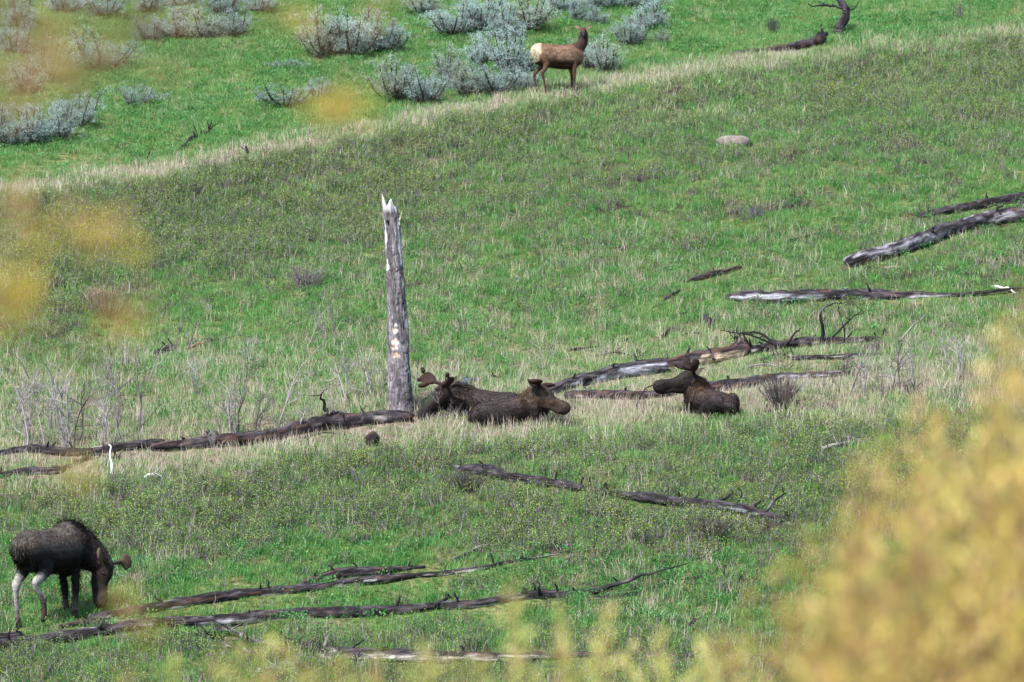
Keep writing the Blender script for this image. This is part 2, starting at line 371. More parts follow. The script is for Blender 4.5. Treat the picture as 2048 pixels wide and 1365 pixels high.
def cover():
    green = coll('grass_tuft', [tuft(30, .17, .06, .20, .011, .25, .25, k).mesh('tuft', M_GREEN, False) for k in range(5)])
    straw = coll('straw_tuft', [tuft(9, .19, .12, .36, .0085, .14, .18, 50+k).mesh('straw', M_STRAW, False) for k in range(5)])
    forbs = coll('forb_clump', [forb(80+k).mesh('forb', M_FORB, False) for k in range(4)])
    sl = []
    for k in range(5):
        a, b = lowshrub(100+k); n0 = len(a.F); a.add(b.V, b.F, b.C, b.U)
        me = mesh('shrublet', a.V, a.F, [M_TWIG, M_SNOW], False, a.C, a.U)
        mi = np.zeros(len(a.F), np.int32); mi[n0:] = 1; me.polygons.foreach_set('material_index', mi); sl.append(me)
    shr = coll('shrublet', sl)
    # green grass
    x, y, z = candidates(105000); u, v, s, st, sh, lu, ba, n1, n2, n3 = zones(x, y, z)
    k = rng.random(len(x)) < np.clip(1.05 - .45*sh - 1.5*ba - .35*np.clip(st-.5, 0, 1), .12, 1); x, y, z, s, st, sh, lu, n1, n2, v, n3 = [q[k] for q in (x, y, z, s, st, sh, lu, n1, n2, v, n3)]
    t = np.clip(.40 + .22*rng.normal(size=len(x))*.6 + .38*np.clip(st, 0, 1) - .22*(lu-.5) + .15*n3, 0, 1)
    h = rng.uniform(.7, 1.25, len(x))*(.85+.3*(y > 110))*np.where(s < -18, .75, 1)*(1+.25*n2)
    f = keep_low(x, y); h = h*np.clip(f, .4, 1); t = np.clip(t+.14*(s < -18), 0, 1)
    scatter('meadow_grass', green, np.column_stack([x, y, z]), np.column_stack([h*1.1, h*1.1, h]), t, 5, 'short green grass over the whole hillside', 'grass', .2)
    # straw
    x, y, z = candidates(105000); u, v, s, st, sh, lu, ba, n1, n2, n3 = zones(x, y, z)
    k = rng.random(len(x)) < np.clip(st*1.0-.04, 0, 1); x, y, z, s, st, u, v, n1 = [q[k] for q in (x, y, z, s, st, u, v, n1)]
    t = np.clip(.35 + .3*rng.normal(size=len(x)) + .3*np.exp(-(np.abs(s-4)/25)**2) + .2*np.exp(-((v-np.interp(u, *B2))/50)**2), 0, 1)
    h = rng.uniform(.5, 1.15, len(x))*np.where(s < -18, .7, 1)
    f = keep_low(x, y); k = rng.random(len(x)) < f*1.0; x, y, z, h, t, f = [q[k] for q in (x, y, z, h, t, f)]; h = h*np.clip(f, .35, 1)
    scatter('dry_grass', straw, np.column_stack([x, y, z]), h, t, 5, 'dead straw coloured grass stems standing among the green', 'dry grass', .15)
    # forbs
    x, y, z = candidates(42000); u, v, s, st, sh, lu, ba, n1, n2, n3 = zones(x, y, z)
    k = rng.random(len(x)) < np.clip(1.2*(lu-.58) + .35*np.clip(n3, 0, 1)*(s < -18) + .25*np.clip(n2*2, 0, 1), 0, .8)*(1-np.clip(st, 0, 1)*.7); x, y, z, n2 = [q[k] for q in (x, y, z, n2)]
    scatter('leafy_ground_cover', forbs, np.column_stack([x, y, z]), rng.uniform(.7, 1.5, len(x)), np.clip(.5+.3*rng.normal(size=len(x)), 0, 1), 4, 'low bright green leafy plants in patches between the grass', 'ground cover', .15)
    # low shrubs
    x, y, z = candidates(78000); u, v, s, st, sh, lu, ba, n1, n2, n3 = zones(x, y, z)
    k = rng.random(len(x)) < np.clip(sh*.85, 0, .95); x, y, z, n2, n3, sh = [q[k] for q in (x, y, z, n2, n3, sh)]
    h = rng.uniform(.7, 1.25, len(x))*(.8+.3*np.clip(sh, 0, 1))
    f = keep_low(x, y); k = rng.random(len(x)) < f; x, y, z, h, n3, f = [q[k] for q in (x, y, z, h, n3, f)]; h = h*np.clip(f, .4, 1)
    scatter('low_shrub_cover', shr, np.column_stack([x, y, z]), h, np.clip(.5+.28*rng.normal(size=len(x))+.2*n3, 0, 1), 5, 'knee high thicket of dark twigs with small yellow green leaves', 'low shrubs', .12)

# ------------------------------------------------------------------ animals
def catmull(P, k):
    P = np.asarray(P, float); out = []
    n = len(P)
    for i in range(n-1):
        p0, p1, p2, p3 = P[max(i-1, 0)], P[i], P[i+1], P[min(i+2, n-1)]
        for j in range(k):
            t = j/k; out.append(.5*((2*p1)+(-p0+p2)*t+(2*p0-5*p1+4*p2-p3)*t*t+(-p0+3*p1-3*p2+p3)*t**3))
    out.append(P[-1]); return np.array(out)
class Beast:
    """lofted masses that are fused into one skin; every sample keeps its region for the coat colour"""
    def __init__(s): s.V = []; s.F = []; s.samp = []
    def loft(s, reg, rows, ref=(0, 0, 1), n=16, k=4):
        rows = catmull(rows, k); ref = Vector(ref); m = len(rows); base = len(s.V)
        P = [Vector(r[:3]) for r in rows]
        # rounded ends
        first = P[0] - (P[1]-P[0]).normalized()*rows[0][3]*.45; last = P[-1] + (P[-1]-P[-2]).normalized()*rows[-1][3]*.45
        P = [first] + P + [last]
        A = [max(rows[0][3]*.45, .004)] + [max(r[3], .004) for r in rows] + [max(rows[-1][3]*.45, .004)]
        B = [max(rows[0][4]*.45, .004)] + [max(r[4], .004) for r in rows] + [max(rows[-1][4]*.45, .004)]
        for i, p in enumerate(P):
            t = (P[min(i+1, len(P)-1)] - P[max(i-1, 0)]).normalized()
            b = (ref - t*ref.dot(t)).normalized(); a = t.cross(b)
            for q in range(n):
                w_ = 2*math.pi*q/n; s.V.append(p + a*math.cos(w_)*A[i] + b*math.sin(w_)*B[i])
            s.samp.append((p.x, p.y, p.z, (A[i]+B[i])/2, reg, i/(len(P)-1), t.x, t.y, t.z))
        for i in range(len(P)-1):
            for q in range(n):
                q2 = (q+1) % n; s.F.append((base+i*n+q, base+i*n+q2, base+(i+1)*n+q2, base+(i+1)*n+q))
        s.F.append(tuple(base+q for q in range(n-1, -1, -1))); s.F.append(tuple(base+(len(P)-1)*n+q for q in range(n)))
    def skin(s, name, vox=.018, smooth=3):
        me = bpy.data.meshes.new(name); me.from_pydata([tuple(p) for p in s.V], [], s.F); me.update()
        o = bpy.data.objects.new(name, me); COL.objects.link(o)
        md = o.modifiers.new('fuse', 'REMESH'); md.mode = 'VOXEL'; md.voxel_size = vox
        ms = o.modifiers.new('soft', 'SMOOTH'); ms.iterations = smooth; ms.factor = .5
        dg = bpy.context.evaluated_depsgraph_get(); dg.update()
        out = bpy.data.meshes.new_from_object(o.evaluated_get(dg)); bpy.data.objects.remove(o); bpy.data.meshes.remove(me)
        out.name = name; out.polygons.foreach_set('use_smooth', [True]*len(out.polygons)); return out
def classify(s, Pt):
    S = np.array([[q[0], q[1], q[2], q[3]] for q in s.samp]); best = np.full(len(Pt), 1e9); bi = np.zeros(len(Pt), int)
    for i in range(len(S)):
        d = np.sqrt(((Pt-S[i, :3])**2).sum(1)) - S[i, 3]
        m = d < best; best[m] = d[m]; bi[m] = i
    return bi
def mixc(a, b, t): t = np.asarray(t)[:, None]; return np.asarray(a)*(1-t) + np.asarray(b)*t
def coat(s, Pt, Nn, spec):
    bi = classify(s, Pt); reg = [s.samp[i][4] for i in bi]; t = np.array([s.samp[i][5] for i in bi])
    C = np.zeros((len(Pt), 3)); reg = np.array(reg)
    for r, fn in spec.items():
        m = reg == r
        if m.any(): C[m] = fn(Pt[m], Nn[m], t[m])
    k = .46*(1 + .55*fbm(Pt[:, 0]*9, Pt[:, 1]*9, Pt[:, 2]*14, 5, 3))
    return C*k[:, None], bi
def finish_beast(s, root, name, spec, extra=None, fur_n=5000, fur_len=.05, seed=1, fur_gain=1.5, mane=None):
    me = s.skin(name); n = len(me.vertices)
    Pt = np.zeros(n*3); me.vertices.foreach_get('co', Pt); Pt = Pt.reshape(-1, 3)
    Nn = np.zeros(n*3); me.vertex_normals.foreach_get('vector', Nn); Nn = Nn.reshape(-1, 3)
    d = .012*fbm(Pt[:, 0]*7, Pt[:, 1]*7, Pt[:, 2]*7, seed, 3); P2 = Pt + Nn*d[:, None]; me.vertices.foreach_set('co', P2.ravel())
    C, bi = coat(s, Pt, Nn, spec)
    a = me.color_attributes.new('Col', 'FLOAT_COLOR', 'POINT'); c4 = np.ones((n, 4), np.float32); c4[:, :3] = np.clip(C, 0, 1); a.data.foreach_set('color', c4.ravel())
    me.materials.append(M_COAT); me.update()
    link('body', me, root)
    # strands of guard hair lying along the coat
    r = np.random.default_rng(seed); mb = MB(); pick = r.integers(0, n, fur_n)
    for i in pick:
        q = s.samp[bi[i]]; reg = q[4]; t = Vector(q[6:9]); nn = Vector(Nn[i]); p = Vector(P2[i]) + Vector(r.normal(0, .008, 3))
        if reg in ('leg', 'face', 'jaw') and r.random() < .75: continue
        f = t*(1 if reg == 'leg' else -1)*.7 + Vector((0, 0, -.5)) + nn*.35
        L_ = fur_len*(.4 if reg in ('leg', 'face', 'jaw') else 1)*r.uniform(.6, 1.4)
        if mane is not None and mane(P2[i], Nn[i], reg): L_ *= 2.1; f += nn*.9
        f = (f - nn*nn.dot(f)*.45 + Vector(r.normal(0, .25, 3))).normalized()
        w_ = nn.cross(f).normalized()*.006
        hi = 1.0 if Nn[i][2] > .1 else .6; c = np.clip(C[i]*fur_gain*hi*r.choice([.35, .7, 1.1, 1.8]), 0, 1)  # top highlight put into strand colour: upward-facing hairs brighter, the rest dimmed
        mb.add([p-w_, p+w_, p+f*L_], [(0, 1, 2)], [tuple(c)]*3)
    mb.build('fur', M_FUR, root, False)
    return me
def frame(dirv, up):
    x = Vector(dirv).normalized(); z = (Vector(up) - x*Vector(up).dot(x)).normalized(); y = z.cross(x)
    return Matrix((x, y, z)).transposed()
def moose_head(b, o, dirv, up, k=1.0):
    M = frame(dirv, up); o = Vector(o)
    def T(x, y, z): return o + M @ Vector((x, y, z))*k
    U = M @ Vector((0, 0, 1))
    rows = [(-.06, .02, .09, .12), (.05, .01, .125, .165), (.18, -.005, .13, .165), (.28, -.01, .105, .135), (.40, -.01, .076, .10), (.50, .0, .066, .088), (.60, -.005, .08, .108), (.69, -.03, .09, .125), (.76, -.075, .062, .085)]
    b.loft('face', [(*T(x, 0, z-.02), a*k, c*k*1.18) for x, z, a, c in rows], U, 16, 3)
    rows = [(.08, -.15, .09, .11), (.26, -.165, .07, .08), (.45, -.145, .052, .05), (.60, -.155, .044, .038), (.66, -.16, .034, .03)]
    b.loft('jaw', [(*T(x, 0, z), a*k, c*k) for x, z, a, c in rows], U, 12, 3)
    for s in (-1, 1):                                                   # brow and cheek
        b.loft('face', [(*T(.10, s*.075, .06), .05*k, .045*k), (*T(.2, s*.085, .045), .04*k, .035*k)], U, 8, 2)
        b.loft('face', [(*T(.60, s*.05, .02), .04*k, .05*k), (*T(.72, s*.055, -.02), .04*k, .045*k)], U, 8, 2)
    return T, M
def ear(root, T, M, s, L_=.23, spread=1.0, col=(.04, .026, .02), inner=(.07, .05, .04), up=.5, back=-.35):
    mb = MB(); base = T(-.02, s*.095, .075); d = (M @ Vector((back, s*spread, up))).normalized()
    side = d.cross(M @ Vector((1, 0, .1))).normalized(); nrm = side.cross(d).normalized()
    rows = [(0, .022, .012), (.15, .045, .02), (.4, .062, .026), (.7, .05, .018), (.9, .024, .01), (1, .004, .003)]
    V = []; C = []; n = 10
    for t, a, c in rows:
        for q in range(n):
            w_ = 2*math.pi*q/n; cup = -abs(math.cos(w_))*.0 + (.02*(math.cos(w_)**2) if t > .05 else 0)
            V.append(base + d*(t*L_) + side*math.cos(w_)*a*(L_/.23) + nrm*(math.sin(w_)*c*.6 + cup)); C.append(inner if math.sin(w_) > .3 else col)
    Fc = [(i*n+q, i*n+(q+1) % n, (i+1)*n+(q+1) % n, (i+1)*n+q) for i in range(len(rows)-1) for q in range(n)]
    Fc.append(tuple(range(n-1, -1, -1))); Fc.append(tuple((len(rows)-1)*n+q for q in range(n)))
    mb.add(V, Fc, C); mb.build('ear', M_COAT, root)
def eyes(root, T, x=.2, y=.104, z=.055, r=.026):
    for s in (-1, 1):
        mb = MB(); c = T(x, s*y, z); n = 8; V = []; Fc = []
        for i in range(7):
            for q in range(n):
                a = math.pi*i/6; V.append(c + Vector((math.sin(a)*math.cos(2*math.pi*q/n), math.sin(a)*math.sin(2*math.pi*q/n), math.cos(a)))*r)
        for i in range(6):
            for q in range(n): Fc.append((i*n+q, i*n+(q+1) % n, (i+1)*n+(q+1) % n, (i+1)*n+q))
        mb.add(V, Fc); mb.build('eye', M_EYE, root)
def nostrils(root, T, x=.735, y=.055, z=.0, r=.02):
    for s in (-1, 1):
        mb = MB(); mb.tube([T(x-.03, s*y, z+.01), T(x, s*(y+.018), z), T(x+.02, s*(y+.008), z-.025)], [r*.5, r, r*.5], 8, (.01, .008, .008)); mb.build('nostril', M_EYE, root)
def antler(root, T, beam, palm, tines, col=(.055, .033, .028), vox=.013, wd=None):
    """beam: head-local points with radius; palm: points with half width and half thickness, wd: direction of the palm's width"""
    b = Beast()
    b.loft('a', [(*T(*p[:3]), p[3], p[3]) for p in beam], (0.1, 0, 1), 10, 3)
    U = (T(*wd) - T(0, 0, 0)).normalized()
    if palm: b.loft('a', [(*T(*p[:3]), p[4], p[3]) for p in palm], U, 14, 3)
    for t in tines: b.loft('a', [(*T(*p[:3]), p[3], p[3]) for p in t], (0.3, .9, .1), 10, 3)
    me = b.skin('antler', vox, 2); n = len(me.vertices); P = np.zeros(n*3); me.vertices.foreach_get('co', P); P = P.reshape(-1, 3)
    c4 = np.ones((n, 4), np.float32); c4[:, :3] = np.array(col)*(1+.35*fbm(P[:, 0]*18, P[:, 1]*18, P[:, 2]*18, 3, 2))[:, None]
    a = me.color_attributes.new('Col', 'FLOAT_COLOR', 'POINT'); a.data.foreach_set('color', c4.ravel()); me.materials.append(M_ANTLER)
    link('antler', me, root)
DK = (.020, .014, .014)
def moose_spec(flank=(.11, .082, .066), back=(.045, .03, .024), low=DK, face=(.055, .033, .025), nose=(.05, .034, .03), hump=(.12, .09, .07), legc=(.25, .215, .19), legf=(.05, .034, .03), neck=(.035, .023, .02), neckhi=(.07, .045, .03), zlo=.95, zhi=1.5):
    def torso(P, N, t):
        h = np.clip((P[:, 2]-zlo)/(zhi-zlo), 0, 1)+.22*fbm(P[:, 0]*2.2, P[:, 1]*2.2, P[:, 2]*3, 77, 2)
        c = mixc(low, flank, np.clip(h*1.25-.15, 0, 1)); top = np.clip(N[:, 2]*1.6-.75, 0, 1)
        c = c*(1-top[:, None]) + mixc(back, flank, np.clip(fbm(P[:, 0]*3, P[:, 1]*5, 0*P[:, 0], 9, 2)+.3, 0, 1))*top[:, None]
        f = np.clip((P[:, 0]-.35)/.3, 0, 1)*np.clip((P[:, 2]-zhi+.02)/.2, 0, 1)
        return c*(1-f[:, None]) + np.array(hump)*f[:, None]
    def leg(P, N, t):
        k = np.clip((t-.34)/.09, 0, 1); tc = torso(P, N, t); c = tc*(1-k[:, None]) + np.array(legc)*k[:, None]
        k2 = np.clip((t-.60)/.14, 0, 1); return c*(1-k2[:, None]) + np.array((.075, .045, .04))*k2[:, None]*np.where(t > .93, .3, 1)[:, None]
    def front(P, N, t):
        k = np.clip((t-.5)/.12, 0, 1); c = mixc(low, (.17, .135, .125), k); k2 = np.clip((t-.72)/.2, 0, 1)
        return c*(1-k2[:, None]) + np.array((.085, .058, .05))*k2[:, None]*np.where(t > .93, .3, 1)[:, None]
    def fc(P, N, t):
        c = mixc(face, nose, np.clip((t-.55)/.3, 0, 1)); k = (np.clip(.45+1.9*fbm(P[:, 0]*8, P[:, 1]*8, P[:, 2]*8, 14, 3), 0, 1)*np.clip(t*6-.6, .1, 1))[:, None]
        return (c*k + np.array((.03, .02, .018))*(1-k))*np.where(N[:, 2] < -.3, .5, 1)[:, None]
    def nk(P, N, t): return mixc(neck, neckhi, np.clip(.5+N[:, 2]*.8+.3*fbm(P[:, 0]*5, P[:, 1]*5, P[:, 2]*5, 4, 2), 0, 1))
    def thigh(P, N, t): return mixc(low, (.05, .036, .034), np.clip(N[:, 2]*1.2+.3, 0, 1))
    return {'torso': torso, 'leg': leg, 'front': front, 'face': fc, 'jaw': lambda P, N, t: mixc(low, np.array(face)*.6, t), 'neck': nk, 'bell': lambda P, N, t: mixc(DK, DK, t), 'thigh': thigh}
def base_at(u, v, dz=0.0):
    p = gnd(u, v); return Vector((p.x, p.y, p.z+dz))
def root_empty(name, loc, yaw=0, tilt=0.0):
    o = bpy.data.objects.new(name, None); COL.objects.link(o); o.empty_display_size = .3
    o.location = loc
    q = Euler((0, 0, yaw)).to_quaternion()
    if tilt:
        e = .6; n = Vector((-(tz(loc[0]+e, loc[1])-tz(loc[0]-e, loc[1]))/(2*e), -(tz(loc[0], loc[1]+e)-tz(loc[0], loc[1]-e))/(2*e), 1)).normalized()
        ax = Vector((0, 0, 1)).rotation_difference(Vector((0, 0, 1)).lerp(n, tilt).normalized()); q = ax @ q
    o.rotation_mode = 'QUATERNION'; o.rotation_quaternion = q
    return o
def gzf(root, k=1.0):
    loc = root.location.copy(); yaw = root.rotation_quaternion.to_euler().z; c, s = math.cos(yaw), math.sin(yaw)
    return lambda x, y: tz(loc.x+(x*c-y*s)*k, loc.y+(x*s+y*c)*k) - loc.z
# ---- the grazing moose at the lower left
def grazing_moose():
    loc = base_at(100, 1242); root = root_empty('moose', loc, R(57))
    tag(root, 'dark standing moose grazing head down above a log end', 'moose', 'moose resting and feeding on the hillside')
    g = gzf(root); b = Beast(); k = .93
    b.loft('torso', [(x*k, 0, z*k, a*k, c*k) for x, z, a, c in [(-.88, 1.18, .14, .22), (-.80, 1.24, .26, .33), (-.60, 1.28, .32, .39), (-.35, 1.28, .33, .38), (0, 1.28, .35, .40), (.3, 1.31, .35, .45), (.5, 1.33, .33, .52), (.68, 1.31, .27, .45), (.85, 1.25, .2, .32), (.93, 1.22, .12, .2)]], n=20)
    for s in (-1, 1):
        dx = .10 if s > 0 else -.06; gz = g(.5+dx, s*.18)
        b.loft('front', [(x, s*y*k, z, a, c) for x, y, z, a, c in [(.52, .15, 1.34, .10, .17), (.50, .19, 1.08, .085, .135), (.50+dx*.4, .19, .86, .065, .09), (.53+dx*.7, .18, .56, .06, .07), (.535+dx*.8, .18, .48, .056, .064), (.525+dx, .18, .26, .043, .047), (.515+dx, .18, gz+.13, .046, .05), (.55+dx, .18, gz+.05, .045, .062), (.57+dx, .18, gz+.0, .05, .07)]], (1, 0, 0), 12, 3)
    # hind leg that carries weight (left, near the viewer's left) and the one stepping
    gz = g(-.62, .17)
    b.loft('leg', [(-.50, .13, 1.30, .12, .23), (-.50, .18, 1.08, .105, .19), (-.47, .19, .92, .10, .155), (-.60, .18, .74, .075, .10), (-.71, .17, .60, .06, .08), (-.70, .17, .40, .045, .05), (-.66, .17, gz+.14, .045, .05), (-.61, .17, gz+.05, .045, .06), (-.59, .17, gz+.0, .05, .07)], (1, 0, 0), 12, 3)
    gz = g(-.3, -.17)
    b.loft('leg', [(-.48, -.13, 1.30, .12, .23), (-.42, -.18, 1.08, .105, .19), (-.33, -.19, .92, .10, .155), (-.46, -.18, .76, .078, .10), (-.60, -.17, .64, .06, .08), (-.50, -.17, .47, .046, .052), (-.38, -.17, .30, .045, .05), (-.37, -.17, gz+.17, .045, .06), (-.40, -.17, gz+.08, .05, .06)], (1, 0, 0), 12, 3)
    poll = Vector((1.0, -.40, .99)); hd = loc_dir(root, (-.06, -.1, -1)); up = loc_dir(root, (.92, -.42, .1))
    b.loft('neck', [(.50, 0, 1.30, .24, .44), (.74, -.05, 1.22, .22, .37), (.88, -.19, 1.12, .19, .29), (.97, -.32, 1.0, .165, .22), (1.0, -.39, .93, .14, .17)], (0, 0, 1), 16)
    T, M = moose_head(b, poll, hd, up, .97)
    th = T(.18, 0, -.17); b.loft('bell', [(*th, .06, .09), (*(th+Vector((-.02, .02, -.16))), .045, .07), (*(th+Vector((-.02, .02, -.34))), .03, .05), (*(th+Vector((-.02, .02, -.42))), .015, .02)], (1, 0, 0), 10, 3)
    # tail stub
    b.loft('torso', [(-.80, 0, 1.34, .05, .05), (-.88, 0, 1.2, .03, .03)], (1, 0, 0), 8, 2)
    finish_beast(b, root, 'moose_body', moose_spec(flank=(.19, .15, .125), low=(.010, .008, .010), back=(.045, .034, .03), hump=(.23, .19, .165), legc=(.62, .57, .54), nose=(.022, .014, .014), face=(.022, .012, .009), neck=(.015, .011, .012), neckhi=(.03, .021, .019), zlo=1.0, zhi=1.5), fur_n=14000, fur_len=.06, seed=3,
                 mane=lambda p, n, r: r in ('neck', 'torso') and .4 < p[0] < .9 and n[2] > .2)
    eyes(root, T); nostrils(root, T)
    for s in (-1, 1): ear(root, T, M, s, .24, .9, up=.35, back=-.25, col=(.03, .022, .02))
    for s in (-1, 1):
        antler(root, T, [(.0, s*.06, .1, .035), (-.02, s*.2, .12, .032), (-.04, s*.34, .13, .036)], [(-.05, s*.36, .13, .06, .034), (-.08, s*.44, .15, .125, .042), (-.10, s*.51, .17, .13, .038), (-.12, s*.565, .18, .08, .028)], [[(-.0, s*.42, .15, .04), (.06, s*.46, .18, .035)]], col=(.075, .048, .035), wd=(1, 0, .2))
    return root
def lying(b, k, haunch=(1, -1)):
    b.loft('torso', [(x*k, 0, z*k*.84, a*k, c*k*.84) for x, z, a, c in [(-.88, .30, .11, .14), (-.78, .36, .24, .26), (-.55, .40, .33, .34), (-.2, .43, .36, .36), (.15, .46, .35, .40), (.42, .52, .31, .42), (.62, .52, .26, .38), (.80, .47, .18, .28), (.9, .44, .1, .15)]], n=20)
    for s in (-1, 1):
        b.loft('thigh', [(-.70*k, s*.18*k, .40*k, .12*k, .20*k), (-.48*k, s*.30*k, .36*k, .13*k, .25*k), (-.22*k, s*.37*k, .24*k, .11*k, .19*k), (-.05*k, s*.41*k, .13*k, .08*k, .09*k)], (0, 0, 1), 14)
        b.loft('leg', [(-.08*k, s*.43*k, .08, .06, .06), (-.35*k, s*.46*k, .06, .045, .045), (-.55*k, s*.44*k, .06, .05, .05), (-.25*k, s*.52*k, .05, .035, .035), (.0, s*.54*k, .05, .045, .04)], (0, 0, 1), 10, 3)
        b.loft('thigh', [(.50*k, s*.20*k, .45*k, .10, .18), (.58*k, s*.26*k, .25*k, .09, .13), (.72*k, s*.26*k, .14*k, .07, .08), (.92*k, s*.24*k, .10, .055, .055)], (0, 0, 1), 10, 3)
        b.loft('leg', [(.92*k, s*.24*k, .08, .05, .05), (.65*k, s*.30*k, .05, .04, .04), (.5*k, s*.32*k, .05, .04, .04)], (0, 0, 1), 10, 3)
def loc_dir(root, d):   # a world direction in the animal's own frame
    return root.rotation_quaternion.inverted() @ Vector(d)
def loc_pt(root, p): return root.rotation_quaternion.inverted() @ (Vector(p)-root.location)
def lying_moose(label, u, v, yaw, k, poll_w, hd_w, up_w, palette, ants, seed, tilt=.5, sink=.06, bellp=True, hk=1.08):
    loc = base_at(u, v, -sink); root = root_empty('moose', loc, yaw, tilt)
    tag(root, label, 'moose', 'moose resting and feeding on the hillside')
    b = Beast(); lying(b, k)
    poll = loc_pt(root, loc + Vector(poll_w)); hd = loc_dir(root, hd_w); up = loc_dir(root, up_w)
    a = Vector((.46*k, 0, .46*k)); m1 = a.lerp(poll, .45) + Vector((0, 0, .0)); m2 = a.lerp(poll, .8)
    b.loft('neck', [(*a, .24, .33), (*m1, .19, .28), (*m2, .16, .23), (*poll, .13, .17)], loc_dir(root, (0, 0, 1)) + loc_dir(root, hd_w)*-.35, 16)
    T, M = moose_head(b, poll, hd, up, hk)
    if bellp:
        th = T(.14, 0, -.15); dn = loc_dir(root, (0, 0, -1))
        b.loft('bell', [(*th, .08, .10), (*(th+dn*.13), .06, .08), (*(th+dn*.24), .03, .04)], hd, 10, 3)
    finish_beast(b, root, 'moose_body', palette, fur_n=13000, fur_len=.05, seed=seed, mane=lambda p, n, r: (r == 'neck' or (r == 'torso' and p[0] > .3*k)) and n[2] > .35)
    eyes(root, T); nostrils(root, T)
    ants(root, T, M)
    return root
def ears_both(root, T, M, L_=.24, spread=.9, up=.4, back=-.4):
    for s in (-1, 1): ear(root, T, M, s, L_, spread, up=up, back=back, col=(.045, .03, .026))
def ants_left(root, T, M):
    ears_both(root, T, M, spread=.5, back=-.8)
    for s in (-1, 1):
        antler(root, T, [(.02, s*.06, .1, .036), (.06, s*.16, .17, .036), (.10, s*.24, .22, .04)], [(.10, s*.22, .21, .08, .042), (.10, s*.31, .23, .145, .042), (.09, s*.38, .28, .16, .038), (.08, s*.43, .35, .12, .03)],
               [[(.18, s*.28, .24, .05), (.28, s*.30, .27, .048), (.33, s*.31, .31, .04)], [(.16, s*.40, .32, .05), (.24, s*.43, .35, .042)], [(.06, s*.43, .40, .05), (.04, s*.46, .46, .04)]], wd=(1, 0, .25), col=(.036, .02, .018))
def ants_mid(root, T, M):
    ears_both(root, T, M, spread=.6, back=-.7, up=.25)
    for s in (-1, 1):
        antler(root, T, [(.02, s*.06, .1, .042), (.02, s*.13, .15, .044), (.02, s*.18, .17, .045)], [(.02, s*.17, .17, .07, .042), (.01, s*.24, .18, .15, .048), (.0, s*.31, .18, .17, .046), (-.01, s*.37, .18, .12, .036)], [], wd=(.9, 0, .48), col=(.028, .016, .014))
def ants_right(root, T, M):
    ears_both(root, T, M, spread=.55, back=-.75, up=.5)
    for s in (-1, 1):
        antler(root, T, [(.0, s*.06, .1, .036), (.02, s*.16, .15, .036), (.05, s*.24, .19, .038)], [(.04, s*.23, .18, .05, .035), (.03, s*.30, .24, .085, .036), (.0, s*.34, .31, .09, .034), (-.03, s*.36, .38, .06, .028)],
               [[(.07, s*.25, .20, .036), (.17, s*.30, .24, .032), (.26, s*.31, .31, .026)]], wd=(.9, 0, .3), col=(.026, .017, .016))
def resting():
    # head resting low at the left, cup shaped antlers
    lying_moose('dark moose lying beside the standing dead trunk, muzzle pointing down to the left', 972, 832, R(174), .86, (-.74, -.12, .62), (-.66, -.30, -.62), (-.35, -.35, .85),
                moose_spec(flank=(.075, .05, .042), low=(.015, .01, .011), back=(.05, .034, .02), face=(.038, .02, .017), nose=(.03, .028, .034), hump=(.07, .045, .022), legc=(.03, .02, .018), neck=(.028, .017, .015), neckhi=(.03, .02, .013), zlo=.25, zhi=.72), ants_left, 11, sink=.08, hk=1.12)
    lying_moose('tan faced moose lying in the middle with its head turned to the right', 1018, 848, R(10), .86, (.56, -.12, .74), (.78, -.40, -.44), (.42, -.1, .9),
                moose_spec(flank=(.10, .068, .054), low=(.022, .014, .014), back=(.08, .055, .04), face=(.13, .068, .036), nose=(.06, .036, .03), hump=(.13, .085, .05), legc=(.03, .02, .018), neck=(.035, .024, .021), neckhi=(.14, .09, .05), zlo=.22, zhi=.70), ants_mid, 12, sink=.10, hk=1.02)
    lying_moose('dark moose lying beside the round twiggy bush, facing left with its chin raised', 1424, 828, R(126), .80, (-.36, .18, .78), (-.95, -.18, -.17), (-.12, -.1, 1),
                moose_spec(flank=(.085, .058, .05), low=(.017, .013, .016), back=(.09, .045, .02), face=(.024, .015, .014), nose=(.026, .019, .019), hump=(.11, .055, .024), legc=(.03, .02, .018), neck=(.026, .016, .013), neckhi=(.085, .042, .018), zlo=.18, zhi=.66), ants_right, 13, sink=.07, hk=1.06)
